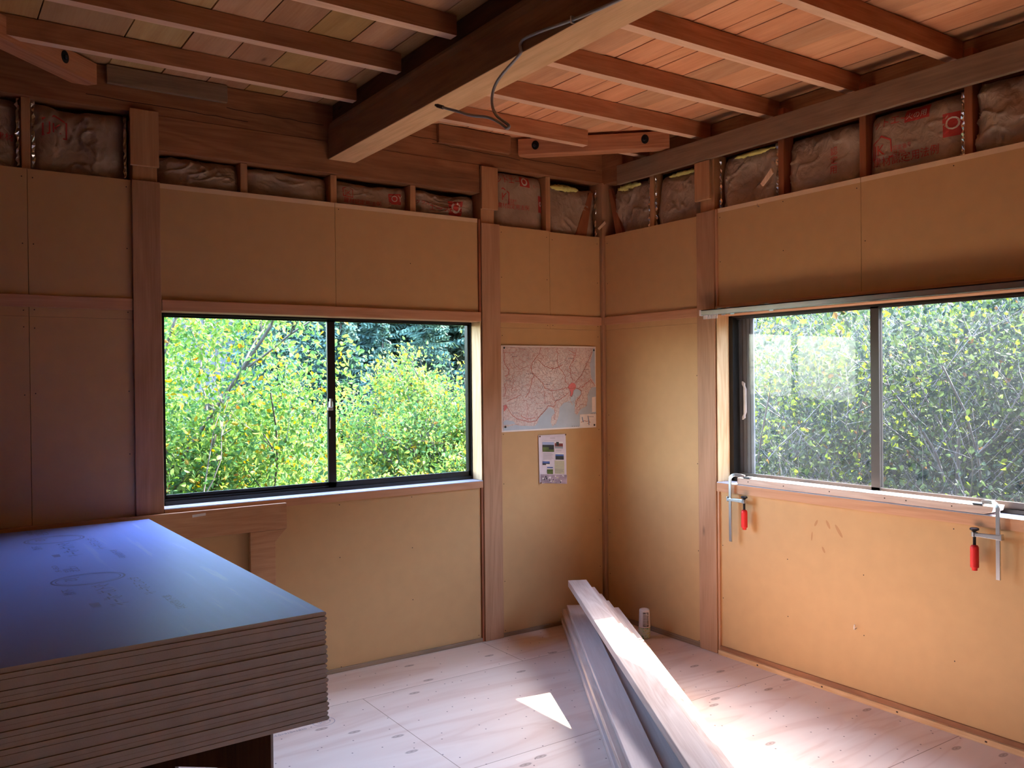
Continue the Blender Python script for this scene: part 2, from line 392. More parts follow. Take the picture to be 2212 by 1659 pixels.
# ceiling of rough planks running towards the left wall
cb = []; cf = []; ct = []
xs = [-5.6, -5.38, -5.16, -4.9, -4.7, -4.48, -4.25, -4.02, -3.8, -3.57, -3.34, -3.118, -2.81, -2.592, -2.396, -2.214, -2.034, -1.85, -1.66, -1.47, -1.27, -1.06, -0.995, -0.835, -0.75, -0.585, -0.41, -0.23, -0.05, 0.14]
for a, b_ in zip(xs[:-1], xs[1:]):
    ys = [-6.4, -3.4-random.random(), 0.12]
    for c0, c1 in zip(ys[:-1], ys[1:]):
        z0 = 2.865+random.uniform(0, 0.004); k = len(cb)
        g = 0.0026
        for X in (a+g, b_-g):
            for Y in (c0+g, c1-g):
                for Z in (z0, z0+0.02): cb.append((X, Y, Z))
        for q in ((0, 2, 6, 4), (1, 5, 7, 3), (0, 4, 5, 1), (2, 3, 7, 6), (0, 1, 3, 2), (4, 6, 7, 5)): cf += [i+k for i in q]
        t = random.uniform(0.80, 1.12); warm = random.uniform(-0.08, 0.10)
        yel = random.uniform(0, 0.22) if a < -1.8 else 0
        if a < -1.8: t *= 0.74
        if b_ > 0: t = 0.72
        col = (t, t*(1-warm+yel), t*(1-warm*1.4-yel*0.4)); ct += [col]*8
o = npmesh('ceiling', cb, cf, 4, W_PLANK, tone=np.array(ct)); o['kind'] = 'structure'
rf = MB(); rf.box(-5.7, 0.2, -6.5, 0.2, 2.89, 2.95)
tag(rf.build('trim_9', M_SHEATH), kind='structure')

# walls: an outer sheathing, tan panels inside
def sheath(mb, horiz, lo, hi, z0, z1, holes, d0, d1):
    """wall slab with rectangular holes; horiz axis 'x' or 'y'"""
    cuts = sorted({lo, hi, *[h[0] for h in holes], *[h[1] for h in holes]})
    for a, b_ in zip(cuts[:-1], cuts[1:]):
        hs = [h for h in holes if h[0] < (a+b_)/2 < h[1]]
        segs = [(z0, z1)] if not hs else [(z0, hs[0][2]), (hs[0][3], z1)]
        for s0, s1 in segs:
            if s1 <= s0: continue
            if horiz == 'x': mb.box(a, b_, d0, d1, s0, s1)
            else: mb.box(d0, d1, a, b_, s0, s1)
WL = (-2.603, -0.905); WR = (-2.634, -0.93); WZ = (0.905, 1.80)
def panels_left(parent):
    Y0, Y1 = 0.004, 0.016; g = 0.001
    lst = [(-5.46, -3.126, 1.76, 2.377), (-3.126, -2.722, 1.76, 2.377), (-5.46, -3.126, 0.0, 1.76), (-3.126, -2.722, 0.0, 1.76),
           (-2.602, -1.762, 1.81, 2.377), (-1.762, -0.912, 1.81, 2.377), (-2.602, -0.912, 0.0, 0.885),
           (-0.772, -0.408, 1.77, 2.352), (-0.408, -0.02, 1.77, 2.346), (-0.772, -0.02, 0.0, 1.77)]
    for i, (a, b_, z0, z1) in enumerate(lst):
        m = MB(); m.box(a+g, b_-g, Y0, Y1, z0+g, z1)
        if i in (4, 5): m.box(a+g, b_-g, Y0-0.0015, Y0, z1-0.022, z1, 1)
        n = max(2, int((b_-a)/0.42)+1)
        for k in range(n):
            X = a+0.02+(b_-a-0.04)*k/(n-1)
            nz = max(2, int((z1-z0)/0.28)+1)
            for j in range(nz):
                Z = z0+0.03+(z1-z0-0.07)*j/(nz-1)+random.uniform(-.01, .01)
                if random.random() < 0.3: continue
                m.lathe([(0.0028, 0), (0.0028, 0.001)], (0, 0, 0), 6, 2)
                for q in range(12): m.v[-12+q] = (X+m.v[-12+q][0], Y0-0.0008+m.v[-12+q][2], Z+m.v[-12+q][1])
        o = m.build('wall_panel', [M_PANEL, M_PANEDGE, M_NAIL], parent)
def panels_right(parent):
    X0, X1 = 0.004, 0.016; g = 0.001
    lst = [(-0.797, -0.02, 1.77, 2.352), (-0.797, -0.02, 0.0, 1.77),
           (-1.784, -0.932, 1.81, 2.368), (-2.634, -1.784, 1.81, 2.368), (-2.634, -0.932, 0.0, 0.885),
           (-4.4, -2.76, 0, 2.37), (-6.2, -4.4, 0, 2.37)]
    for i, (a, b_, z0, z1) in enumerate(lst):
        m = MB(); m.box(X0, X1, a+g, b_-g, z0+g, z1)
        if i in (2, 3): m.box(X0-0.0015, X0, a+g, b_-g, z1-0.022, z1, 1)
        n = max(2, int((b_-a)/0.42)+1)
        for k in range(n):
            Yc = a+0.02+(b_-a-0.04)*k/(n-1)
            nz = max(2, int((z1-z0)/0.24)+1)
            for j in range(nz):
                Z = z0+0.03+(z1-z0-0.07)*j/(nz-1)+random.uniform(-.01, .01)
                if random.random() < 0.3: continue
                m.lathe([(0.0028, 0), (0.0028, 0.001)], (0, 0, 0), 6, 2)
                for q in range(12): m.v[-12+q] = (X0-0.0008+m.v[-12+q][2], Yc+m.v[-12+q][0], Z+m.v[-12+q][1])
        m.build('wall_panel', [M_PANEL, M_PANEDGE, M_NAIL], parent)
m = MB(); sheath(m, 'x', -5.6, 0.14, -0.12, 2.89, [(WL[0], WL[1], 0.905, 1.80)], 0.125, 0.15)
wl = tag(m.build('wall_left', M_SHEATH), kind='structure'); panels_left(wl)
m = MB(); sheath(m, 'y', -6.4, 0.15, -0.12, 2.89, [(WR[0], WR[1], 0.914, 1.80)], 0.125, 0.15)
wr = tag(m.build('wall_right', M_SHEATH), kind='structure'); panels_right(wr)
# the two walls behind the photographer
m = MB(); sheath(m, 'x', -5.6, 0.14, 0.0, 2.8655, [], -6.3, -6.2)
tag(m.build('wall_back', M_PANEL), kind='structure')
m = MB(); m.box(-5.6, -5.47, -6.3, 0.13, 0, 2.8655)
tag(m.build('wall_side', M_PANEL), kind='structure')

# trims : rails, sills, heads, baseboards
def trim(n, *a, **k): return bar('trim_%d' % n, *a, kind='structure', **k)
trim(1, -5.46, -2.722, -0.006, 0.004, 1.800, 1.852, W_RAIL, 'x')
trim(2, -0.772, -0.016, -0.006, 0.004, 1.800, 1.852, W_RAIL, 'x')
trim(3, -0.006, 0.004, -0.797, -0.016, 1.802, 1.852, W_RAIL, 'y')
trim(4, WL[0], WL[1], -0.016, 0.085, 1.800, 1.852, W_RAIL, 'x')
trim(5, -0.016, 0.085, WR[0], WR[1], 1.800, 1.852, W_RAIL, 'y')
# window sills, front board with pale grooved cap
def sill(n, left):
    m = MB()
    if left:
        m.box(WL[0], WL[1], -0.016, 0.085, 0.868, 0.905)
        for k in range(5): m.box(WL[0], WL[1], -0.012+k*0.02, -0.001+k*0.02, 0.905, 0.9085, 1)
        m.box(WL[0], WL[1], -0.016, 0.088, 0.9045, 0.906, 1)
    else:
        m.box(-0.016, 0.085, WR[0], WR[1], 0.868, 0.914)
        for k in range(5): m.box(-0.012+k*0.02, -0.001+k*0.02, WR[0], WR[1], 0.914, 0.9175, 1)
        m.box(-0.016, 0.088, WR[0], WR[1], 0.9135, 0.915, 1)
    tag(m.build('trim_%d' % n, [W_RAIL['x' if left else 'y'], M_SILLCAP]), kind='structure')
M_SILLCAP = plain('pale_sill_cap', (0.62, 0.60, 0.66), 0.3)
sill(6, True); sill(7, False)
trim(8, WL[1]-0.004, WL[1]+0.0, -0.010, 0.085, 0.91, 1.80, W_JAMB, 'z', bevel=0)
trim(10, -0.006, 0.085, WR[1]-0.004, WR[1], 0.918, 1.80, W_JAMB, 'z', bevel=0)
tag(bar('baseboard_left', -2.60, -0.912, -0.008, 0.004, 0.0, 0.022, W_GREY, 'x'), kind='structure')
tag(bar('baseboard_corner', -0.772, -0.016, -0.008, 0.004, 0.0, 0.022, W_GREY, 'x'), kind='structure')
tag(bar('baseboard_far_right', -0.008, 0.004, -0.797, -0.016, 0.0, 0.026, W_GREY, 'y'), kind='structure')
m = MB(); m.box(-0.020, 0.004, -2.65, -0.935, 0.0, 0.024); m.box(-0.006, 0.004, -2.65, -0.935, 0.024, 0.045, 1)
for k in range(5):
    m.box(-0.0215, -0.020, -1.2-k*0.38, -1.192-k*0.38, 0.010, 0.016, 2)
tag(m.build('baseboard_right', [W_JAMB['y'], W_OLD['y'], M_NAIL], bevel=0), kind='structure')

# ------------------------------------------------------------------ windows
def window(name, left, dusty):
    root = empty(name, ((WL[0]+WL[1])/2, 0.1, 0.9) if left else (0.1, (WR[0]+WR[1])/2, 0.9))
    root['kind'] = 'structure'
    lo, hi = (WL if left else WR)
    zb, zt = (0.906, 1.80) if left else (0.915, 1.80)
    def B(mb, a, b_, d0, d1, z0, z1, mi=0):
        if left: mb.box(a, b_, d0, d1, z0, z1, mi)
        else: mb.box(d0, d1, a, b_, z0, z1, mi)
    fr = MB()
    B(fr, lo, hi, 0.086, 0.15, zb, zb+0.020); B(fr, lo, hi, 0.086, 0.15, zt-0.010, zt)
    B(fr, lo, lo+0.026, 0.086, 0.15, zb, zt); B(fr, hi-(0.010 if left else 0.030), hi, 0.086, 0.15, zb, zt)
    for d in (0.100, 0.117, 0.134): B(fr, lo, hi, d, d+0.003, zb+0.020, zb+0.030)
    fr.build('window_frame', M_ALU, root)
    mid = -1.752 if left else -1.785
    w2 = 0.021
    mats = M_DUSTY if dusty else M_GLASS
    spans = [(lo+0.024, mid+w2, 0.104), (mid-w2, hi-0.008, 0.122)]
    if left: spans = [(lo+0.024, mid+w2, 0.122), (mid-w2, hi-0.008, 0.104)]
    for i, (a, b_, d) in enumerate(spans):
        sm = MB(); z0, z1 = zb+0.022, zt-0.008; t = 0.012
        rb = 0.026
        B(sm, a, b_, d-t/2, d+t/2, z0, z0+rb); B(sm, a, b_, d-t/2, d+t/2, z1-0.010, z1)
        la = 0.042 if i == 1 else 0.014; lb = 0.042 if i == 0 else 0.014
        if left: la, lb = (0.014, 0.036) if i == 0 else (0.042, 0.016)
        B(sm, a, a+la, d-t/2, d+t/2, z0, z1); B(sm, b_-lb, b_, d-t/2, d+t/2, z0, z1)
        s = sm.build('sash', M_ALUI if not left else M_ALU, root)
        g = MB(); B(g, a+la, b_-lb, d-0.002, d+0.002, z0+rb, z1-0.010)
        g.build('glass_pane', mats, s)
        if left and i == 1:
            k = MB(); k.lathe([(0.010, 0), (0.012, 0.004), (0.010, 0.03)], (a+0.012, d-0.016, 1.34), 12)
            k.box(a-0.004, a+0.026, d-0.014, d-0.006, 1.325, 1.34); k.box(a+0.004, a+0.016, d-0.026, d-0.016, 1.345, 1.385)
            k.build('latch', M_STEEL, s, smooth=False, bevel=0.001)
            k = MB(); k.box(a+0.006, a+0.012, d-0.009, d-0.006, 1.23, 1.29); k.build('sticker', M_WPLAST, s)
    return root
window('window_1', True, False)
win2 = window('window_2', False, True)
# insect screen frame parked behind the far pane, with its pale pull
m = MB(); m.box(0.137, 0.147, -1.055, -0.962, 0.945, 1.788); 
for yy in (-1.035, -1.010, -0.985): m.box(0.1355, 0.137, yy, yy+0.004, 0.945, 1.788, 1)
sc = m.build('screen_frame', [plain('grey_screen_frame', (0.16, 0.16, 0.18), 0.5, 0.3), M_ALUI], win2)
m = MB(); m.prism([(-0.985, 1.245), (-1.002, 1.255), (-1.002, 1.27), (-1.010, 1.285), (-1.010, 1.41), (-1.002, 1.425), (-1.002, 1.44), (-0.985, 1.45), (-0.985, 1.435), (-0.995, 1.42), (-0.995, 1.275), (-0.985, 1.26)], 0.126, 0.135, 'yz')
m.build('pull_handle', M_WPLAST, sc)

# ================================================================== TIMBER
def T(name, *a, label, cat, bevel=0.003, group=None): return bar(name, *a, label=label, cat=cat, bevel=bevel, group=group)
T('wooden_post', -2.722, -2.604, -0.014, 0.11, 0.0, 2.378, W_POST, 'z', label='pinkish brown square post at the left end of the left window', cat='post')
T('wooden_post', -0.897, -0.773, -0.014, 0.11, 0.0, 2.356, W_POST, 'z', label='pinkish brown square post between the left window and the map', cat='post')
T('wooden_post', -0.014, 0.11, -0.923, -0.798, 0.0, 2.364, W_POST, 'z', label='pinkish brown square post at the left end of the right window', cat='post')
trim(15, -0.014, 0.11, -2.757, -2.634, 0.0, 2.368, W_POST, 'z')  # unseen post past the right window's far end, closes the wall
T('wooden_post', -0.016, 0.11, -0.016, 0.11, 0.0, 2.68, W_POST, 'z', label='narrow brown post in the corner where the two walls meet', cat='post')
bar('trim_11', -0.911, -0.899, -0.006, 0.01, 0.0, 0.868, W_RED, 'z', kind='structure', bevel=0)
bar('trim_12', -0.911, -0.899, -0.006, 0.01, 1.853, 2.373, W_RED, 'z', kind='structure', bevel=0)
bar('trim_13', -0.006, 0.01, -0.938, -0.926, 0.0, 0.868, W_RAIL, 'z', kind='structure', bevel=0)
bar('trim_14', -0.006, 0.01, -0.938, -0.926, 1.853, 2.366, W_RAIL, 'z', kind='structure', bevel=0)

def nailplate(x0, x1, y0, y1, z0, z1, label, stub):
    T('facing_board', x0, x1, y0, y1, z0, z1, W_STUD, 'z', label=label, cat='board')
    bar('post_top', *stub, W_STUD, 'z', label=label.replace('short facing board nailed above', 'rough end of'), cat='post end')
nailplate(-2.728, -2.608, -0.024, -0.006, 2.44, 2.69, 'short facing board nailed above the post left of the left window', (-2.716, -2.612, 0.002, 0.10, 2.379, 2.66))
nailplate(-0.897, -0.788, -0.024, -0.006, 2.432, 2.672, 'short facing board nailed above the post beside the map', (-0.890, -0.80, 0.002, 0.10, 2.357, 2.66))
nailplate(-0.024, -0.006, -0.905, -0.797, 2.425, 2.634, 'short facing board nailed above the post left of the right window', (0.002, 0.10, -0.915, -0.815, 2.365, 2.66))

# wall plates
m = MB(); m.box(-5.46, 0.0, -0.003, 0.115, 2.68, 2.862)
for (x0, x1, za, zb_) in ((-2.9, -2.2, 2.725, 2.715), (-2.3, -1.82, 2.765, 2.755), (-1.6, -1.0, 2.79, 2.77), (-1.2, -0.62, 2.758, 2.745), (-0.6, -0.05, 2.755, 2.752)):
    n = 14   # drying cracks cut as thin dark slits
    pt = [(x0+(x1-x0)*i/n, za+(zb_-za)*i/n+random.uniform(-.003, .003)) for i in range(n+1)]
    for (a, b_), (c_, d_) in zip(pt[:-1], pt[1:]):
        m.add([(a, -0.0036, b_-0.0012), (c_, -0.0036, d_-0.0012), (c_, -0.0036, d_+0.0014), (a, -0.0036, b_+0.0014)], [(0, 1, 2, 3)], 1)
tag(m.build('wall_beam', [W_OLD['x'], M_GRAVEL]), 'old cracked brown beam along the top of the left wall', 'beam')
T('packing_beam', -2.612, -0.899, -0.006, 0.10, 2.522, 2.679, W_OLD, 'x', label='brown beam fixed under the wall beam above the left window', cat='beam')
T('wall_beam', 0.10, 0.122, -6.2, 0.10, 2.66, 2.862, W_OLD, 'y', label='dark recessed beam behind the grey board on the right wall', cat='beam')
T('wall_beam', 0.0, 0.098, -0.19, -0.0, 2.672, 2.862, W_OLD, 'y', label='dark beam end beside the corner above the right wall insulation', cat='beam')
T('grey_board', -0.028, -0.003, -6.15, -0.170, 2.637, 2.752, W_GREY, 'y', label='long weathered grey board along the top of the right wall', cat='board')
T('short_board', -2.82, -2.302, -0.03, -0.004, 2.782, 2.862, W_GREY, 'x', label='short dark mouldy board fixed high on the left wall, left of the main beam', cat='board')
T('short_board', -1.172, -0.70, -0.03, -0.004, 2.762, 2.862, W_OLD, 'x', label='short brown board fixed high on the left wall, right of the main beam', cat='board')

# main beam with a waney upper edge
m = MB(); prof = [(-1.800, 2.588), (-1.654, 2.588), (-1.654, 2.785), (-1.775, 2.785), (-1.793, 2.765), (-1.800, 2.730)]
N = 40; L0, L1 = -0.008, -6.15
rings = []
for i in range(N+1):
    y = L0+(L1-L0)*i/N; dz = 0.014*noise.noise(Vector((y*1.3, 0, 0)))-0.02*min(1, i/14)
    rings.append([(px_, y, pz_+(dz if j in (4, 5) else 0)) for j, (px_, pz_) in enumerate(prof)])
vs = [p for rg in rings for p in rg]; k = len(prof)
fs = [(i*k+j, (i+1)*k+j, (i+1)*k+(j+1) % k, i*k+(j+1) % k) for i in range(N) for j in range(k)] + [tuple(range(k)), tuple(N*k+j for j in range(k-1, -1, -1))]
m.add(vs, fs)
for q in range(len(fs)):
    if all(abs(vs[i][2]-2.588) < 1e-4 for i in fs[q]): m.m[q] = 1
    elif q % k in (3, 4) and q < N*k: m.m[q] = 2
tag(m.build('main_beam', [W_BEAM['y'], W_BEAMLIT['y'], W_GREY['y']], bevel=0.004), 'large main ceiling beam with an underside coloured as lit, crossing to the left wall', 'beam')

tag(bar('packing_strip', -1.772, -1.665, -6.15, -0.008, 2.786, 2.8635, W_DARK, 'y', bevel=0), 'dark strip filling the gap between the main beam and the ceiling planks', 'packing strip')
# joists
W_JOISTLIT = woodset('lit_joist_underside', (0.74, 0.42, 0.24), (0.90, 0.60, 0.38), stain=0.25, staincol=(0.5, 0.25, 0.13))  # bounce light from the floor painted into the joist undersides
def jbox(x0, x1, y0, y1, z0, z1, label):
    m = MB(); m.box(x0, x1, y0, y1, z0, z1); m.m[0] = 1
    return tag(m.build('ceiling_joist', [W_JOIST['x'], W_JOISTLIT['x']], origin=((x0+x1)/2, (y0+y1)/2, z0)), label, 'joist')
RJ = [(-0.332, 'nearest the corner'), (-0.786, 'second from the corner'), (-1.247, 'third from the corner'), (-1.704, 'fourth from the corner'), (-2.178, 'fifth from the corner')]
for i, (y, s) in enumerate(RJ):
    x1 = 0.095 if i else -0.40
    jbox(-1.652, x1, y-0.023, y+0.023, 2.780, 2.863, 'reddish ceiling joist on the right of the main beam, %s' % s)
jbox(-0.26, 0.095, -0.355, -0.309, 2.780, 2.863, 'short joist end beyond the diagonal brace in the corner')
W_JOISTD = woodset('dark_joist_wood', (0.34, 0.13, 0.055), (0.52, 0.23, 0.11), stain=0.3, staincol=(0.12, 0.05, 0.03))
LJ = [(-0.340, -0.39, 'nearest the left wall'), (-0.795, -0.835, 'second from the left wall'), (-1.255, -1.29, 'third from the left wall')]
for i, (ya, yb, s) in enumerate(LJ):
    m = MB(); m.add([(-5.4, yb-0.023, 2.780), (-1.802, ya-0.023, 2.787), (-1.802, ya+0.023, 2.787), (-5.4, yb+0.023, 2.780),
                     (-5.4, yb-0.023, 2.863), (-1.802, ya-0.023, 2.863), (-1.802, ya+0.023, 2.863), (-5.4, yb+0.023, 2.863)],
                    [(0, 3, 2, 1), (4, 5, 6, 7), (0, 1, 5, 4), (1, 2, 6, 5), (2, 3, 7, 6), (3, 0, 4, 7)])
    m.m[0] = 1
    tag(m.build('ceiling_joist', [W_JOISTD['x'], W_JOISTLIT['x']]), 'dark ceiling joist on the left of the main beam, %s' % s, 'joist')
# diagonal corner braces with counterbored bolts
def brace(p0, p1, label, hol):
    p0, p1 = Vector(p0), Vector(p1); d = (p1-p0); L = d.length; d.normalize(); nrm = Vector((0, 0, 1)).cross(d)
    if nrm.dot(Vector((-3.5, -4.1, 0))-p0) < 0:
        p0, p1 = p1, p0; d = -d; nrm = -nrm; hol = [L-a for a in hol]
    def P(a, b_, z): return p0+d*a+nrm*b_+Vector((0, 0, z))
    M = Matrix((( d.x, nrm.x, 0, p0.x), (d.y, nrm.y, 0, p0.y), (0, 0, 1, 0), (0, 0, 0, 1)))
    m = MB(); W = 0.09
    m.box(0, L, -W, 0, 2.762, 2.852)
    root = m.build('diagonal_brace', W_JOIST['x'], origin=(0, 0, 0), bevel=0.002); root.matrix_world = M
    tag(root, label, 'brace')
    for a in hol:
        h = MB(); pts = [(a+0.021*math.cos(t*math.pi/8), 2.812+0.026*math.sin(t*math.pi/8)) for t in range(16)]
        h.prism(pts, 0.0005, 0.0022, 'xz'); q = h.build('bolt_hole', M_GRAVEL, root, origin=(0, 0, 0)); q.location = (0, 0, 0)
        h = MB(); h.lathe([(0.009, 0), (0.009, 0.008), (0.005, 0.012)], (0, 0, 0), 6)
        h.v = [(a+0.004+x, 0.002+z, 2.808+y) for x, y, z in h.v]
        q = h.build('bolt', M_BLACKSTEEL, root, origin=(0, 0, 0)); q.location = (0, 0, 0)
    return root
brace((-0.655, -0.035, 0), (-0.035, -0.625, 0), 'diagonal brace with two bolts across the corner under the ceiling', (0.10, 0.72))
brace((-3.62, -0.765, 0), (-2.86, -0.035, 0), 'diagonal brace with a bolt hole at the upper left, against the left wall', (0.86,))

# studs in the open strip
for x, s in ((-3.127, 'left of the first post'), (-2.215, 'leftmost of three above the left window'), (-1.760, 'middle of three above the left window'), (-1.308, 'rightmost of three above the left window'), (-0.402, 'between the post beside the map and the corner')):
    top = 2.521 if -2.6 < x < -0.9 else 2.679
    T('wall_stud', x-0.017, x+0.017, 0.020, 0.120, 0.90 if -2.6 < x < -.9 else 0.0, top, W_STUD, 'z', label='narrow stud in the left wall, %s' % s, cat='stud') if not (-2.6 < x < -.9) else \
        T('wall_stud', x-0.017, x+0.017, 0.020, 0.120, 1.853, top, W_STUD, 'z', label='narrow stud in the left wall, %s' % s, cat='stud')
for y, s in ((-0.420, 'nearest the corner'), (-1.335, 'first right of the post'), (-1.784, 'second right of the post'), (-2.262, 'third right of the post')):
    T('wall_stud', 0.020, 0.098, y-0.017, y+0.017, 1.853 if y < -0.9 else 0.0, 2.80, W_STUD if y > -1 else W_RED, 'z', label='narrow stud in the open strip of the right wall, %s' % s, cat='stud')
# slanted brace ends either side of the corner
for pts, pl, lab in (([(-0.215, 2.30), (-0.120, 2.30), (-0.055, 2.62), (-0.085, 2.62)], 'xz', 'slanted reddish brace end left of the corner post'),
                     ([(-0.060, 2.64), (-0.035, 2.64), (-0.115, 2.30), (-0.185, 2.30)], 'yz', 'slanted reddish brace end right of the corner post')):
    m = MB(); m.prism(pts, 0.02, 0.045, pl); tag(m.build('slanted_brace', W_RED['z'], bevel=0.002), lab, 'brace')
# splinters
m = MB(); m.prism([(-0.02, 2.395), (-0.01, 2.385), (0.045, 2.43), (0.035, 2.445)], -0.024, -0.020, 'xz'); m.v = [(x-0.035, y, z) for x, y, z in m.v]
tag(m.build('wood_splinter', W_CHIP), 'small pale wood splinter sticking out at the corner post top', 'splinter')
m = MB(); m.prism([(-1.305, 2.485), (-1.24, 2.43), (-1.23, 2.445), (-1.295, 2.51)], -0.006, 0.004, 'yz')
tag(m.build('wood_splinter', W_CHIP), 'pale wood splinter hanging on the stud over the right window', 'splinter')

# ------------------------------------------------------------------ insulation
def batt(wall, a, b_, z0, z1, seed, label, prints=(), sag=0.0, foil=(), wool=(), amp=1.0):
    """paper-faced batt between a and b_ (x on the left wall, y on the right wall)"""
    NU, NV = 54, 44
    def depth(uu, vv):
        p = Vector((uu*3.1+seed*7.3, vv*2.4+seed*3.1, seed*1.7))
        e = min(uu, 1-uu); edge = (1-min(1, e/0.16))**2
        et = (1-min(1, max(0, 1-vv)/0.16))**2
        n1 = noise.noise(p*0.8)*0.020
        q = Vector((p.x*1.1+p.y*0.8, p.y*1.3-p.x*0.5, 3)); c1 = 1-min(1, abs(noise.noise(q))/0.16)
        q = Vector((p.x*2.1-p.y*1.6, p.y*1.5+p.x*0.9, 9)); c2 = 1-min(1, abs(noise.noise(q))/0.10)
        q = Vector((p.x*5.0, p.y*4.2, 4)); c3 = noise.noise(q)
        return 0.036+0.030*edge+0.022*et+n1*amp-0.008*amp*c1*c1*max(0, noise.noise(p*0.9)+0.35)*1.6-0.007*amp*c2*c2*max(0, noise.noise(p*1.3)+0.1)*2+0.0022*amp*c3
    def top(uu): return z1-sag*math.sin(math.pi*uu)*(0.6+0.4*noise.noise(Vector((uu*4, seed, 0))))-0.004*noise.noise(Vector((uu*9, seed, 5)))
    def P(uu, vv, lift=0.0):
        z = z0+(top(uu)-z0)*vv; d = depth(uu, vv)-lift; c = a+(b_-a)*uu
        return (c, d, z) if wall == 'L' else (d, c, z)
    m = MB(); vs = [P(i/NU, j/NV) for j in range(NV+1) for i in range(NU+1)]
    fs = [(j*(NU+1)+i, j*(NU+1)+i+1, (j+1)*(NU+1)+i+1, (j+1)*(NU+1)+i) for j in range(NV) for i in range(NU)]
    m.add(vs, fs)
    # body behind the paper
    ea, eb = min(a, b_), max(a, b_)
    root = m.build('insulation_batt', [M_KRAFT], smooth=True)
    tag(root, label, 'insulation')
    bd = MB()
    zz = z1-sag-0.006
    (bd.box(ea, eb, 0.095, 0.122, z0, zz) if wall == 'L' else bd.box(0.090, 0.099, ea, eb, z0, zz))
    bd.build('glass_wool', M_GWOOL, root)
    # printing follows the crumpled paper; u runs left to right as seen from the room
    if prints:
        pm = MB(); W = abs(b_-a); H = z1-z0
        for pr in prints:
            kind, uu, vv, size = pr[:4]
            mi = 1 if kind.startswith('w:') else 0
            def put(vlist, flist, mi, lift):
                q = []
                for x, y in vlist:
                    U = uu+x*size/W; V = vv+y*size/H
                    q.append(P(U, V, lift))
                keep = [fc for fc in flist if all(0.005 < uu+vlist[i][0]*size/W < 0.995 and 0.0 < vv+vlist[i][1]*size/H < 1.0 for i in fc)]
                pm.add(q, keep, mi)
            if kind == 'block':
                w_, h_ = pr[4:6]; n = 8
                put([(w_*i/n, h_*j/n) for j in range(n+1) for i in range(n+1)], [(j*(n+1)+i, j*(n+1)+i+1, (j+1)*(n+1)+i+1, (j+1)*(n+1)+i) for j in range(n) for i in range(n)], 0, 0.0015)
            elif kind in ('disc', 'ring'):
                n = 20; r1 = pr[4]; r0 = pr[5] if kind == 'ring' else 0.001
                pts = [(r_*math.cos(2*math.pi*t/n), r_*math.sin(2*math.pi*t/n)) for r_ in (r0, r1) for t in range(n)]
                put(pts, [(t, (t+1) % n, n+(t+1) % n, n+t) for t in range(n)], 1, 0.0028)
            elif kind == 'house':   # outline of a little house around the letters
                o_ = [(-0.1, -0.25), (1.5, -0.25), (1.5, 1.0), (0.7, 1.45), (-0.1, 1.0)]; t_ = 0.11
                i_ = [(0.01, -0.14), (1.39, -0.14), (1.39, 0.94), (0.7, 1.31), (0.01, 0.94)]
                put(o_+i_, [(k_, (k_+1) % 5, 5+(k_+1) % 5, 5+k_) for k_ in range(5)], 0, 0.002)
            else:
                v_, f_ = text_mesh(kind[2:]); put(v_, f_, mi, 0.0035 if mi else 0.0022)
        pm.build('printing', [M_PRINT, M_PRINTW], root, label='red printing on the paper')
    for side in foil:   # crumpled foil tail down one side
        fm = MB(); n = 26
        for j in range(n):
            pass
        us = 0.0 if side == 'a' else 1.0; vs = []
        for j in range(n+1):
            vv = j/n; c = a+(b_-a)*(0.012 if us == 0 else 0.988); z = z0+(z1-z0)*vv
            for s in range(3):
                o1 = (s-1)*0.009+0.010*noise.noise(Vector((j*0.9, s*3.1, seed))); dd = 0.030+0.012*noise.noise(Vector((j*0.7, s*2.2, seed+5)))
                cc = c+(o1 if us == 0 else o1)
                cc = min(max(cc, min(a, b_)+0.002), max(a, b_)-0.002)
                vs.append((cc, dd, z) if wall == 'L' else (dd, cc, z))
        fm.add(vs, [(j*3+s, j*3+s+1, j*3+s+4, j*3+s+3) for j in range(n) for s in range(2)])
        fm.build('foil_edge', M_FOIL, root, label='crumpled silver foil edge')
    for (u0, u1, th) in wool:
        wm = MB(); nU, nA = 26, 8; vs = []
        for i in range(nU+1):
            uu = u0+(u1-u0)*i/nU; c = a+(b_-a)*uu; tp = max(0.0, math.sin(math.pi*i/nU))**0.5
            for k_ in range(nA):
                an = 2*math.pi*k_/nA; rr = th*tp*(0.75+0.6*noise.noise(Vector((i*0.55, k_*0.9, seed)))) + 0.001
                z = z1-0.014+rr*math.sin(an)*0.7; d = 0.035+rr*math.cos(an)*0.8
                vs.append((c, max(0.006, d), z) if wall == 'L' else (max(0.006, d), c, z))
        wm.add(vs, [(i*nA+k_, i*nA+(k_+1) % nA, (i+1)*nA+(k_+1) % nA, (i+1)*nA+k_) for i in range(nU) for k_ in range(nA)])
        wm.build('loose_wool', M_GWOOL, root, smooth=True, label='yellow glass wool spilling out at the top')
    return root
JK = lambda u_, v_, s: [('house', u_, v_, s), ('t:JK', u_+0.01, v_+0.02, s*1.05)]
batt('L', -3.60, -3.147, 2.32, 2.670, 1, 'paper-faced insulation batt at the far left edge of the photo, cut off by the frame', [('t:建材', 0.80, 0.5, 0.035)], foil=('b',))
batt('L', -3.107, -2.732, 2.32, 2.672, 2, 'wrinkled insulation batt in the open bay left of the first post', [('house', 0.13, 0.66, 0.06), ('t:JK', 0.17, 0.68, 0.06)], foil=('a', 'b'), sag=0.03, amp=1.5)
batt('L', -2.598, -2.236, 2.32, 2.512, 3, 'pale crumpled insulation batt in the leftmost bay above the left window', amp=1.3)
batt('L', -2.194, -1.781, 2.32, 2.508, 4, 'flat grey-brown insulation batt in the second bay above the left window')
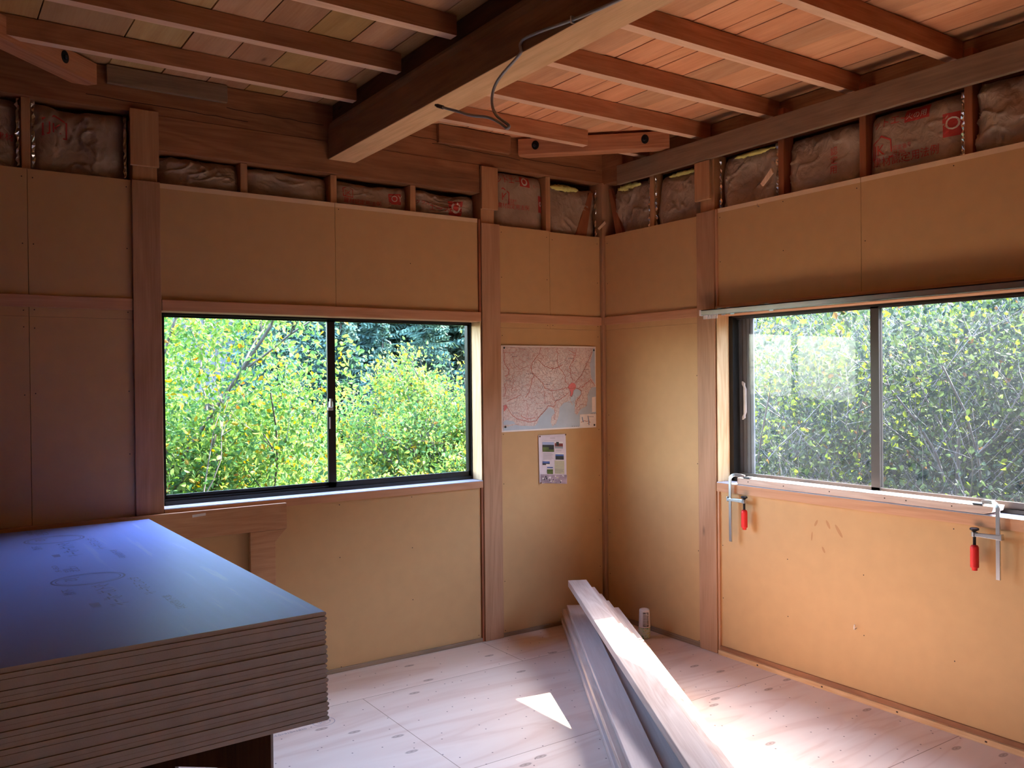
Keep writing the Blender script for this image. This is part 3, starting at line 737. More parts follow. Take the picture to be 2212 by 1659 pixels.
batt('L', -1.739, -1.329, 2.32, 2.512, 5, 'sagging insulation batt with a red block print, third bay above the left window', [('house', 0.10, 0.62, 0.035), ('t:JK', 0.12, 0.63, 0.036), ('block', 0.72, 0.50, 0.075, 1.0, 0.8), ('w:OY', 0.75, 0.58, 0.05), ('t:建材認定用法例', 0.10, 0.42, 0.030)], sag=0.035, amp=1.2)
batt('L', -1.287, -0.905, 2.32, 2.512, 6, 'insulation batt with a red round emblem, rightmost bay above the left window', [('t:グラスロン', 0.02, 0.60, 0.026), ('t:エース', 0.22, 0.47, 0.040), ('block', 0.53, 0.38, 0.09, 1.0, 0.95), ('ring', 0.65, 0.62, 0.09, 0.36, 0.24)], sag=0.03, amp=1.4)
batt('L', -0.770, -0.422, 2.30, 2.668, 7, 'insulation batt with the most red lettering, between the post and the corner stud',
     [('t:グラスロン', 0.05, 0.93, 0.028), ('t:ットエース', 0.03, 0.85, 0.042), ('block', 0.50, 0.82, 0.075, 1.0, 0.75), ('ring', 0.60, 0.90, 0.075, 0.32, 0.2), ('t:ヒート', 0.78, 0.83, 0.022),
      ('house', 0.05, 0.55, 0.055), ('t:K', 0.13, 0.57, 0.06), ('t:認定番号', 0.26, 0.565, 0.016), ('t:04-006', 0.26, 0.53, 0.016), ('t:建材認定用法例', 0.05, 0.455, 0.032),
      ('block', 0.885, 0.44, 0.045, 0.85, 2.2), ('ring', 0.945, 0.58, 0.04, 0.36, 0.18)], amp=0.7)
batt('L', -0.382, -0.022, 2.30, 2.640, 8, 'torn brown insulation batt just left of the corner with yellow wool on top', wool=((0.0, 0.62, 0.032),), foil=('b',), amp=1.3, sag=0.02)
batt('R', -0.060, -0.400, 2.30, 2.640, 9, 'narrow brown insulation batt just right of the corner with yellow wool on top', wool=((0.15, 0.75, 0.036),), foil=('b',), amp=1.4)
batt('R', -0.440, -0.795, 2.30, 2.632, 10, 'brown insulation batt between the corner stud and the post right of the corner', wool=((0.3, 1.0, 0.02),), foil=('a',), amp=1.2)
batt('R', -0.930, -1.315, 2.32, 2.634, 11, 'crumpled insulation batt just right of the post with foil at its side', wool=((0.25, 0.95, 0.020),), foil=('a', 'b'), amp=1.8)
batt('R', -1.355, -1.764, 2.32, 2.632, 12, 'insulation batt with a folded top edge, second bay above the right window', [('t:認', 0.60, 0.62, 0.04), ('t:定', 0.60, 0.48, 0.04), ('t:用', 0.60, 0.34, 0.04)], amp=1.2)
batt('R', -1.804, -2.242, 2.32, 2.632, 13, 'insulation batt with clear red lettering, third bay above the right window',
     [('t:ットエース', 0.04, 0.82, 0.046), ('block', 0.40, 0.80, 0.085, 1.3, 0.75), ('w:火の用', 0.41, 0.84, 0.032), ('house', 0.05, 0.42, 0.062), ('t:JK', 0.05, 0.43, 0.066), ('t:認定番号', 0.27, 0.46, 0.022), ('t:04-006', 0.27, 0.40, 0.020),
      ('t:建材認定用法例', 0.04, 0.28, 0.045), ('block', 0.79, 0.46, 0.088, 1.2, 1.1), ('w:OY', 0.81, 0.55, 0.075)], foil=('b',), amp=1.0)
batt('R', -2.282, -2.630, 2.32, 2.640, 14, 'heavily creased insulation batt at the top right edge of the photo', amp=2.4)

# ================================================================== WALL ITEMS
def ring_pts(c, rx, rz, n=16): return [(c[0]+rx*math.cos(2*math.pi*k/n), c[1]+rz*math.sin(2*math.pi*k/n)) for k in range(n)]
# --- map, drawn in sheet coordinates (0..1, 0..1 from the lower left)
MX0, MX1, MZ0, MZ1 = -0.768, -0.068, 1.172, 1.669
def mpt(px_, py_):   # position read from the enlarged sheet
    l = 222+(245-222)*(py_-185)/1300; rr = 1630+(1650-1630)*(py_-195)/1200
    uu = (px_-l)/(rr-l); tt = 185+12*uu; bb = 1485-90*uu
    return uu, 1-(py_-tt)/(bb-tt)
def mxyz(uu, vv, lift=0.0):
    bow = 0.003*math.sin(3.1*uu*2)*math.sin(vv*4)
    return (MX0+(MX1-MX0)*uu+0.002*vv, -0.0035-lift-abs(bow), MZ0+(MZ1-MZ0)*vv)
def mat_map(name, base, net, netcol, scale):
    m, nt, b = newmat(name)
    tc = node(nt, 'ShaderNodeTexCoord')
    n = node(nt, 'ShaderNodeTexNoise', Scale=4.0, Detail=3.0); nt.links.new(tc.outputs['Object'], n.inputs['Vector'])
    c = ramp(nt, n.outputs[0], [(0.40, base), (0.62, tuple(x*y for x, y in zip(base, (0.86, 0.89, 0.92))))])
    ad = node(nt, 'ShaderNodeVectorMath', operation='MULTIPLY_ADD'); ad.inputs[1].default_value = (0.05, 0.05, 0.05)
    n2 = node(nt, 'ShaderNodeTexNoise', Scale=30.0, Detail=3.0); nt.links.new(tc.outputs['Object'], n2.inputs['Vector'])
    nt.links.new(n2.outputs['Color'], ad.inputs[0]); nt.links.new(tc.outputs['Object'], ad.inputs[2])
    for sc_, th, cc, st in ((scale, 0.07, netcol, net), (scale*2.3, 0.06, (0.25, 0.22, 0.20), net*0.8)):
        v = node(nt, 'ShaderNodeTexVoronoi', Scale=sc_, feature='DISTANCE_TO_EDGE'); nt.links.new(ad.outputs[0], v.inputs['Vector'])
        fac = ramp(nt, v.outputs['Distance'], [(th*0.3, (st,)*3), (th, (0, 0, 0))]); c = mixc(nt, fac, c, cc)
    nt.links.new(c, b.inputs['Base Color']); b.inputs['Roughness'].default_value = 0.55; return m
M_MAPLAND = mat_map('map_land', (0.74, 0.60, 0.54), 0.55, (0.50, 0.20, 0.16), 36)
M_MAPSEA = plain('map_sea', (0.48, 0.53, 0.58), 0.5); M_MAPPAPER = plain('map_margin', (0.86, 0.76, 0.70), 0.5)
M_MAPROAD = plain('map_road_red', (0.52, 0.13, 0.09), 0.5); M_MAPCITY = plain('map_city_red', (0.72, 0.20, 0.19), 0.5)
M_MAPINK = plain('map_ink', (0.10, 0.09, 0.10), 0.5); M_MAPBLUE = plain('map_route_blue', (0.22, 0.28, 0.36), 0.5)
mp_ = MB(); n = 24
mp_.add([mxyz(i/n, j/n) for j in range(n+1) for i in range(n+1)], [(j*(n+1)+i, j*(n+1)+i+1, (j+1)*(n+1)+i+1, (j+1)*(n+1)+i) for j in range(n) for i in range(n)], 0)
back = len(mp_.v)
mp_.add([(x, y+0.0006, z) for x, y, z in mp_.v[:back]], [tuple(reversed(q)) for q in mp_.f[:n*n]], 0)
def mpoly(pts, mi, lift, conv=True):
    import mathutils.geometry as G
    q = [mpt(*p) if conv else p for p in pts]
    tri = G.tessellate_polygon([[Vector((a, b_, 0)) for a, b_ in q]])
    # subdivide lightly by keeping the flat fill; the sheet is nearly flat
    mp_.add([mxyz(a, b_, lift) for a, b_ in q], [tuple(t) for t in tri], mi)
def mline(pts, wd, mi, lift):
    q = [mxyz(*mpt(*p), lift) for p in pts]
    for (a, b_) in zip(q[:-1], q[1:]):
        d = Vector((b_[0]-a[0], 0, b_[2]-a[2]));
        if d.length < 1e-6: continue
        nn = Vector((-d.z, 0, d.x)).normalized()*wd/2; a_, c_ = Vector(a), Vector(b_)
        mp_.add([a_-nn, c_-nn, c_+nn, a_+nn], [(0, 1, 2, 3)], mi)
mpoly([(240, 212), (1608, 214), (1640, 1370), (262, 1462)], 1, 0.0030)
sea = [[(1585, 215), (1608, 215), (1622, 760), (1600, 720), (1560, 660), (1548, 600), (1545, 520), (1530, 470), (1548, 400), (1570, 330)],
       [(1636, 800), (1640, 1195), (1380, 1205), (1368, 1300), (1345, 1215), (1390, 1130), (1480, 1085), (1505, 1000), (1500, 920), (1530, 850), (1570, 800)],
       [(262, 1462), (262, 1418), (430, 1370), (500, 1385), (700, 1390), (740, 1350), (770, 1260), (820, 1200), (870, 1130), (930, 1105), (985, 1140), (1000, 1190), (955, 1240), (940, 1330), (965, 1390), (1020, 1350), (1060, 1230), (1070, 1110), (1130, 1040), (1220, 1010), (1260, 1075), (1300, 1010), (1330, 960), (1395, 900), (1395, 860), (1330, 830), (1280, 850), (1270, 920), (1235, 960), (1240, 1010), (1300, 1100), (1300, 1190), (1345, 1220), (1380, 1215), (1385, 1388)],
       [(262, 1330), (300, 1300), (400, 1320), (430, 1355), (350, 1370), (264, 1375)]]
for s_ in sea: mpoly(s_, 2, 0.0036)
mpoly([(1382, 1210), (1637, 1190), (1642, 1372), (1386, 1386)], 0, 0.0042)
mpoly([(1570, 950), (1630, 940), (1636, 1165), (1574, 1170)], 0, 0.0042)
mpoly([(1205, 775), (1250, 735), (1300, 750), (1318, 790), (1300, 830), (1275, 850), (1270, 900), (1240, 945), (1225, 935), (1235, 880), (1210, 830), (1190, 815)], 4, 0.0042)
mpoly([(264, 1080), (300, 1075), (312, 1110), (285, 1160), (264, 1175)], 4, 0.0042)
roads = [[(780, 215), (765, 300), (700, 380), (650, 470), (650, 570), (685, 625), (750, 690), (815, 750), (850, 825), (950, 860), (1080, 840), (1160, 815), (1215, 820)],
         [(685, 625), (645, 730), (625, 850), (580, 940), (560, 960)], [(1010, 240), (1040, 300), (1025, 400), (1045, 500), (1100, 570), (1150, 640), (1155, 740)],
         [(740, 400), (850, 500), (950, 530), (1045, 510), (1110, 460)], [(1325, 225), (1305, 310), (1265, 420), (1215, 500), (1235, 620), (1270, 720)],
         [(1565, 280), (1500, 420), (1440, 540), (1400, 620), (1340, 690), (1310, 740)], [(1200, 255), (1300, 300)],
         [(262, 250), (265, 450), (330, 560), (320, 630), (270, 650)], [(262, 750), (290, 830), (270, 950)], [(300, 1090), (370, 1210), (430, 1270), (520, 1300), (600, 1330), (720, 1310), (770, 1240), (850, 1160), (905, 1085), (990, 1100), (1000, 1030), (1080, 980), (1150, 930), (1200, 880)],
         [(300, 1020), (400, 980), (500, 920)], [(500, 1230), (580, 1280), (700, 1265)], [(1215, 820), (1340, 810), (1400, 850), (1400, 910), (1340, 990), (1310, 1080)], [(1400, 810), (1470, 750), (1550, 690), (1620, 780)],
         [(950, 870), (960, 930), (1000, 1010)], [(380, 350), (400, 450), (480, 540), (600, 490)], [(240, 300), (400, 295), (440, 240)], [(1000, 1120), (1000, 1290)], [(370, 850), (400, 720), (380, 640)],
         [(850, 870), (840, 990), (870, 1080)], [(600, 1050), (590, 1200), (600, 1330)], [(1330, 1190), (1330, 1120), (1400, 1050), (1490, 1070)], [(1180, 560), (1250, 600), (1320, 590)]]
for i, rd in enumerate(roads):
    q = []
    for (a, b_) in zip(rd[:-1], rd[1:]):
        for t in range(4):
            k = t/4; q.append((a[0]+(b_[0]-a[0])*k+random.uniform(-7, 7), a[1]+(b_[1]-a[1])*k+random.uniform(-7, 7)))
    q.append(rd[-1]); mline(q, 0.0030 if i < 14 else 0.0018, 3, 0.0046)
for i in range(130):
    x, y = random.uniform(270, 1500), random.uniform(230, 1050); an = random.random()*6.3; q = [(x, y)]
    for k in range(5): an += random.uniform(-.8, .8); x += 22*math.cos(an); y += 22*math.sin(an); q.append((x, min(1050, max(225, y))))
    mline(q, 0.0010, 3 if i % 3 else 5, 0.0043)
mline([(1415, 1245), (1425, 1290), (1440, 1320)], 0.007, 6, 0.0048); mline([(1508, 1225), (1520, 1290), (1528, 1365)], 0.007, 6, 0.0048)
mline([(1400, 1325), (1450, 1300), (1490, 1310), (1530, 1300), (1545, 1325), (1500, 1340)], 0.003, 3, 0.0047)
for (x, y, wd) in ((405, 352, 60), (960, 415, 60), (1238, 370, 60), (620, 610, 80), (322, 715, 60), (880, 765, 65), (770, 1122, 65), (425, 1195, 65), (1480, 536, 60), (1600, 1193, 80), (1310, 1385, 90), (1560, 1238, 60)):
    for k in range(4): mline([(x-wd/2+k*wd/3-5, y), (x-wd/2+k*wd/3+5, y)], 0.0040, 5, 0.0047)
tag(mp_.build('road_map', [M_MAPPAPER, M_MAPLAND, M_MAPSEA, M_MAPROAD, M_MAPCITY, M_MAPINK, M_MAPBLUE]), 'large printed road map pinned on the wall between the post and the corner', 'map')
def pin(x, z, label, y=-0.008, axis='y'):
    m = MB(); m.lathe([(0.0055, 0), (0.0062, 0.002), (0.0045, 0.0045), (0.001, 0.0055)], (0, 0, 0), 10)
    m.v = [(x+a, y-c_, z+b_) for a, b_, c_ in m.v]
    tag(m.build('push_pin', M_TAPE), label, 'push pin', 'pins on the map and the sheet')
for (a, b_), s in (((258, 225), 'upper left'), ((1594, 250), 'upper right'), ((290, 1405), 'lower left'), ((1612, 1360), 'lower right')):
    uu, vv = mpt(a, b_); x, _, z = mxyz(uu, vv); pin(x, z, 'black push pin at the %s corner of the map' % s)
# --- pinned info sheet
FX0, FX1, FZ0, FZ1 = -0.508, -0.307, 0.857, 1.142
def fxyz(uu, vv, lift=0): return (FX0+(FX1-FX0)*uu+0.004*(1-vv), -0.003-lift-0.004*math.sin(vv*3)*uu*0.6, FZ0+(FZ1-FZ0)*vv)
fm = MB(); n = 10
fm.add([fxyz(i/n, j/n) for j in range(n+1) for i in range(n+1)], [(j*(n+1)+i, j*(n+1)+i+1, (j+1)*(n+1)+i+1, (j+1)*(n+1)+i) for j in range(n) for i in range(n)], 0)
def frect(x0, x1, y0, y1, mi, lift=0.002):   # enlarged-sheet pixels
    q = []
    for (a, b_) in ((x0, y1), (x1, y1), (x1, y0), (x0, y0)):
        uu = (a-390)/(1090-390); tt = 240-45*uu; vv = 1-(b_-tt)/(1490-85*uu-tt); q.append(fxyz(uu, vv, lift))
    fm.add(q, [(0, 1, 2, 3)], mi)
PC = [plain('photo_sky', (0.36, 0.40, 0.58), 0.3), plain('photo_green', (0.10, 0.13, 0.035), 0.3, var=0.5), plain('photo_dark', (0.03, 0.03, 0.03), 0.3, var=0.5), plain('photo_red', (0.22, 0.04, 0.03), 0.3, var=0.4),
      plain('photo_blue', (0.07, 0.12, 0.32), 0.3, var=0.3), plain('sheet_text_grey', (0.42, 0.34, 0.32), 0.6), plain('sheet_yellow', (0.55, 0.47, 0.30), 0.6), plain('flower_mauve', (0.40, 0.28, 0.32), 0.6, var=0.5), plain('flower_white', (0.8, 0.74, 0.70), 0.6), plain('photo_grey', (0.3, 0.3, 0.3), 0.4)]
frect(480, 775, 410, 480, 1); frect(480, 775, 480, 540, 3); frect(480, 775, 540, 660, 2)
frect(640, 770, 505, 600, 3, 0.0024)
frect(795, 1005, 395, 440, 9); frect(795, 1005, 430, 520, 4); frect(795, 1005, 515, 570, 10); frect(830, 900, 400, 500, 3, 0.0024)
frect(805, 1020, 690, 720, 9); frect(805, 1020, 715, 765, 5); frect(805, 1020, 760, 855, 3)
frect(472, 655, 905, 960, 5); frect(472, 655, 955, 1000, 3); frect(560, 655, 975, 1010, 9, 0.0024)
frect(585, 735, 1050, 1080, 5); frect(585, 735, 1080, 1110, 9); frect(585, 735, 1105, 1230, 2)
frect(780, 1030, 880, 1220, 7, 0.0018); frect(415, 1100, 1240, 1470, 8, 0.0016)
for k in range(26):
    x = random.uniform(450, 1000); y = random.uniform(1250, 1420); s_ = random.uniform(12, 34); frect(x, x+s_, y, y+s_*1.2, random.choice((9, 9, 7, 3)), 0.0022)
frect(680, 805, 298, 312, 6); frect(530, 900, 365, 369, 6); frect(435, 1040, 262, 265, 6)
for k in range(13): frect(495, random.uniform(690, 765), 690+k*14, 694+k*14, 6)
for k in range(4): frect(820, random.uniform(940, 1000), 598+k*13, 602+k*13, 6)
for k in range(8): frect(785, random.uniform(930, 1020), 1085+k*16, 1090+k*16, 3 if k % 2 else 6, 0.0023)
for k in range(10): frect(random.uniform(790, 900), random.uniform(910, 1020), 900+k*17, 903+k*17, 6, 0.0023)
tag(fm.build('info_sheet', [plain('sheet_paper', (0.70, 0.58, 0.60), 0.5)]+PC), 'small pinned paper sheet with five photographs, below the map', 'paper sheet')
M_BROWNPIN = plain('brown_pin', (0.20, 0.08, 0.03), 0.4)
for (x, z, s) in ((-0.502, 1.136, 'upper left'), (-0.311, 1.138, 'upper right'), (-0.498, 0.862, 'lower left')):
    m = MB(); m.lathe([(0.004, 0), (0.005, 0.002), (0.003, 0.005)], (0, 0, 0), 10); m.v = [(x+a, -0.008-c_, z+b_) for a, b_, c_ in m.v]
    tag(m.build('push_pin', M_BROWNPIN), 'brown push pin at the %s corner of the small sheet' % s, 'push pin', 'pins on the map and the sheet')

# --- curtain rail
root = empty('curtain_rail', (-0.05, -0.85, 1.80)); tag(root, 'long metal curtain rail mounted over the right window', 'curtain rail')
m = MB(); y0, y1 = -3.3, -0.875
for (x0, x1, z0, z1) in ((-0.062, -0.018, 1.828, 1.832), (-0.062, -0.059, 1.806, 1.832), (-0.021, -0.018, 1.806, 1.832), (-0.062, -0.048, 1.804, 1.807), (-0.034, -0.018, 1.804, 1.807), (-0.042, -0.039, 1.812, 1.832)):
    m.box(x0, x1, y0, y1, z0, z1)
m.build('channel', M_CHROME, root)
m = MB(); m.box(-0.064, -0.017, y1, y1+0.014, 1.802, 1.834); m.build('end_cap', M_WPLAST, root, bevel=0.002)
for k in range(9):
    m = MB(); yy = -0.885-k*0.0115; m.lathe([(0.004, 0), (0.004, 0.010)], (-0.052, yy, 1.794), 8); m.box(-0.056, -0.048, yy-0.001, yy+0.001, 1.783, 1.795)
    m.build('glider', M_WPLAST, root)
for yy in (-0.99, -1.05, -1.30):
    m = MB(); m.box(-0.052, -0.016, yy-0.012, yy+0.012, 1.832, 1.836); m.box(-0.020, -0.0165, yy-0.012, yy+0.012, 1.80, 1.834); m.build('bracket', M_STEEL, root)

# --- plank clamped on the right sill
m = MB()
pl = [(-1.068, 0.0), (-2.330, 0.0), (-2.362, 0.012), (-2.368, 0.034), (-1.068, 0.034)]
m.prism([(a, 0.9185+b_) for a, b_ in pl], -0.013, 0.078, 'yz')
for yy in (-1.14, -1.36, -1.62, -1.9, -2.0, -2.2):
    m.add([(-0.0136, yy-0.003, 0.934), (-0.0136, yy+0.003, 0.934), (-0.0136, yy+0.003, 0.939), (-0.0136, yy-0.003, 0.939)], [(0, 1, 2, 3)], 1)
tag(m.build('clamped_plank', [W_NEW['y'], M_NAIL], bevel=0.003), 'pale plank lying along the sill of the right window under two clamps', 'plank')

# --- F clamps
def clamp(y, zt, D, label, drop):
    """bar hangs in front of the sill, fixed jaw reaches over the plank, arm below with the screw pressing up; D is the side the jaw points to"""
    X = -0.038
    root = empty('bar_clamp', (X, y, zt)); tag(root, label, 'clamp')
    rr = 0.026; pts = [(X, y, zt-drop), (X, y, zt-0.09), (X, y, zt-rr-0.004)]
    for k in range(1, 7):
        an = k/6*math.pi/2; pts.append((X+0.008*(1-math.cos(an)), y+D*rr*(1-math.cos(an)), zt-rr-0.004+rr*math.sin(an)))
    pts += [(X+0.020, y+D*0.058, zt-0.006), (X+0.028, y+D*0.074, zt-0.011)]
    vs = []; P = [Vector(p) for p in pts]; n = len(P)
    for i, p in enumerate(P):
        t = (P[min(i+1, n-1)]-P[max(0, i-1)]).normalized(); a = Vector((1, 0, 0)); b_ = t.cross(a).normalized(); a = b_.cross(t).normalized()
        ha, hb = 0.0035, 0.0080
        vs += [p+a*ha+b_*hb, p-a*ha+b_*hb, p-a*ha-b_*hb, p+a*ha-b_*hb]
    m = MB(); m.add(vs, [(i*4+k, i*4+(k+1) % 4, (i+1)*4+(k+1) % 4, (i+1)*4+k) for i in range(n-1) for k in range(4)]+[(3, 2, 1, 0), tuple((n-1)*4+k for k in range(4))])
    m.build('bar', M_STEEL, root, bevel=0.001)
    e = Vector(pts[-1])
    m = MB(); m.box(e.x-0.010, e.x+0.014, min(e.y-D*0.004, e.y+D*0.036), max(e.y-D*0.004, e.y+D*0.036), 0.9535, 0.960)
    m.build('fixed_pad', M_BLACKSTEEL, root, bevel=0.001)
    za = 0.838; ye = y+D*0.092; lo, hi = sorted((y-D*0.012, ye))
    m = MB()
    m.prism([(lo, za-0.008), (hi, za-0.006), (hi, za+0.006), (lo, za+0.009)], X-0.010, X-0.0045, 'yz')
    m.prism([(lo, za-0.008), (hi, za-0.006), (hi, za+0.006), (lo, za+0.009)], X+0.0045, X+0.010, 'yz')
    q = sorted((y-D*0.011, y-D*0.017)); m.box(X-0.010, X+0.010, q[0], q[1], za-0.010, za+0.014)
    m.lathe([(0.012, 0), (0.012, 0.019)], (X, ye, za-0.009), 16)
    m.build('sliding_arm', M_STEEL, root, bevel=0.0008)
    m = MB(); pr = [(0.0050, -0.050)]
    for k in range(18): pr += [(0.0052, -0.050+k*0.0036), (0.0066, -0.0482+k*0.0036)]
    pr += [(0.005, 0.016)]
    m.lathe(pr, (X, ye, za), 14); m.lathe([(0.007, 0.012), (0.017, 0.018), (0.017, 0.024), (0.013, 0.027)], (X, ye, za), 18)
    m.build('screw', M_BLACKSTEEL, root)
    m = MB(); pr = [(0.004, 0), (0.0105, 0.001), (0.0105, 0.010), (0.0155, 0.013)]
    for k in range(12): pr += [(0.0166, 0.016+k*0.0064), (0.0156, 0.0192+k*0.0064)]
    pr += [(0.0160, 0.093), (0.012, 0.101), (0.006, 0.103)]
    m.lathe(pr, (X, ye, za-0.045-0.100), 20); m.build('handle', M_RED, root, smooth=True, label='red ribbed plastic handle')
    return root
clamp(-1.043, 0.972, -1, 'bar clamp with red handle at the left end of the right window sill', 0.352)
clamp(-2.397, 0.976, 1, 'larger looking bar clamp with red handle at the right edge of the photo', 0.304)

# --- brown smudges on the panel and a faded stamp on the floor
M_SMUDGE = plain('brown_smudge', (0.46, 0.225, 0.085), 0.65)
sm_ = MB()
for (y, z, ry, rz_, an) in ((-1.534, 0.776, 0.006, 0.018, 0.5), (-1.600, 0.778, 0.007, 0.022, -0.5), (-1.657, 0.755, 0.008, 0.034, -0.6), (-1.574, 0.655, 0.006, 0.016, -0.5), (-1.510, 0.710, 0.004, 0.022, 0.1)):
    c_, s_ = math.cos(an), math.sin(an)
    sm_.add([(0.0034, y+ry*math.cos(t*math.pi/8)*c_-rz_*math.sin(t*math.pi/8)*s_, z+ry*math.cos(t*math.pi/8)*s_+rz_*math.sin(t*math.pi/8)*c_) for t in range(16)], [tuple(range(16))])
o = sm_.build('smudge', M_SMUDGE, wr); o['kind'] = 'stuff'
st_ = MB(); M_STAMP = plain('grey_ink', (0.30, 0.25, 0.28), 0.6); fx, fy = -2.08, -0.555
for r0, r1 in ((0.047, 0.050), (0.028, 0.030)):
    st_.add([(fx+q*math.cos(i*math.pi/18), fy+q*math.sin(i*math.pi/18), 0.0006) for q in (r0, r1) for i in range(36)], [(i, (i+1) % 36, 36+(i+1) % 36, 36+i) for i in range(36)])
for tx, dx, dy, h in (('JAS', -0.02, -0.01, 0.020), ('構造用合板', -0.24, 0.010, 0.032), ('24.0×910×1820', -0.24, -0.035, 0.024)):
    v_, f_ = text_mesh(tx); st_.add([(fx+dx+a*h, fy+dy+b_*h, 0.0006) for a, b_ in v_], f_)
st_.build('grade_stamp', M_STAMP, bpy.data.objects['floor'])
# --- small hook on the right wall
m = MB(); m.tube([(0.003, -1.745, 0.325), (-0.012, -1.745, 0.322), (-0.018, -1.748, 0.332), (-0.017, -1.750, 0.345)], 0.0028, 8)
tag(m.build('wall_hook', M_GLUE), 'tiny pale hook stuck in the panel under the right window', 'hook')

# ================================================================== CABLE
cable = [(-2.62, 2.575), (-2.223, 2.579), (-1.98, 2.600), (-1.849, 2.618), (-1.74, 2.628), (-1.712, 2.626), (-1.700, 2.614), (-1.706, 2.600), (-1.708, 2.585), (-1.658, 2.565), (-1.579, 2.535), (-1.546, 2.500), (-1.545, 2.449), (-1.576, 2.403), (-1.640, 2.363),
         (-1.670, 2.345), (-1.676, 2.338), (-1.662, 2.334), (-1.645, 2.347), (-1.595, 2.380), (-1.530, 2.410), (-1.463, 2.428), (-1.400, 2.450), (-1.355, 2.471), (-1.263, 2.507), (-1.215, 2.527)]
def smooth(p, it=2):
    for _ in range(it):
        q = [p[0]]
        for a, b_ in zip(p[:-1], p[1:]): q += [tuple(x*.75+y*.25 for x, y in zip(a, b_)), tuple(x*.25+y*.75 for x, y in zip(a, b_))]
        p = q+[p[-1]]
    return p
pc = []
for i, (y, z) in enumerate(cable):
    lift = 0.006 if i < 8 else 0.006+min(0.03, (i-8)*0.004)
    pc.append((-1.8-lift, y, z))
root = empty('electric_cable', (-1.806, -1.7, 2.6)); tag(root, 'loose grey electric cable dangling in a loop from the main beam', 'cable')
m = MB(); m.tube(smooth(pc), 0.0052, 10); m.build('sheath', M_CABLE, root, smooth=True)
m = MB(); e0, e1 = Vector(pc[-2]), Vector(pc[-1]); d = (e1-e0).normalized()
m.tube([e1-d*0.012, e1+d*0.035], 0.0075, 10); m.tube([e1+d*0.035, e1+d*0.050], 0.0050, 8)
m.build('taped_end', M_TAPE, root)
m = MB(); m.box(-1.8125, -1.7995, -1.990, -1.984, 2.590, 2.612); m.build('staple', M_STEEL, root)

# ================================================================== GYPSUM BOARDS
SX, SY, SZ = -2.638, -1.977, 0.880      # near right top corner
TH = 0.01245; NB = 23; BW, BL = 0.910, 1.905
yaw = math.atan2(-(2.638-2.598), 1.927)
cz, sz = math.cos(-yaw*-1), math.sin(-yaw*-1)
def board_mesh(name, top):
    """local frame: origin near right bottom corner, x to the left is negative, y runs away"""
    m = MB(); e = 0.0035; t = TH-0.0011
    sec = [(-BW, e), (-BW+e, 0), (-e*1.4, 0), (-e*0.3, e*0.8), (0, t*0.5), (-e*0.3, t-e*0.8), (-e*1.4, t), (-BW+e, t), (-BW, t-e)]
    n = len(sec); vs = [(a, 0, b_) for a, b_ in sec]+[(a, BL, b_) for a, b_ in sec]
    m.add(vs, [tuple(range(n)), tuple(range(2*n-1, n-1, -1))], 0)
    for i in range(n):
        j = (i+1) % n; mi = 1
        if top and sec[i][1] == t and sec[j][1] == t: mi = 2
        m.add([vs[i], vs[i+n], vs[j+n], vs[j]], [(0, 1, 2, 3)], mi)
    return m
ords = ['', 'second', 'third', 'fourth', 'fifth', 'sixth', 'seventh', 'eighth', 'ninth', 'tenth', 'eleventh', 'twelfth', 'thirteenth', 'fourteenth', 'fifteenth', 'sixteenth', 'seventeenth', 'eighteenth', 'nineteenth', 'twentieth', 'twenty-first', 'twenty-second']
rz = -yaw
proto = None
for i in range(NB):
    z = SZ-TH*(i+1); jx = random.uniform(-0.0018, 0.0018)+0.004*i/NB; jy = random.uniform(-0.0025, 0.0025)
    if i == 0:
        o = board_mesh('gypsum_board', True).build('gypsum_board', [M_GYP, M_GYPPAPER, M_GYPTOP], origin=(0, 0, 0), bevel=0)
        topb = o; lab = 'top gypsum board of the stack, bluish face with faded stamps'
    elif i == 1:
        o = board_mesh('gypsum_board', False).build('gypsum_board', [M_GYP, M_GYPPAPER], origin=(0, 0, 0)); proto = o
        lab = 'second gypsum board from the top of the stack'
    else:
        o = proto.copy(); COL.objects.link(o)
        lab = ('%s gypsum board from the top of the stack' % ords[i]) if i < NB-1 else 'lowest gypsum board of the stack, resting on the dark trestle'
    o.location = (SX+jx*(i > 0), SY+jy*(i > 0), z); o.rotation_euler = (0, 0, rz)
    tag(o, lab, 'gypsum board', 'gypsum boards in the stack')
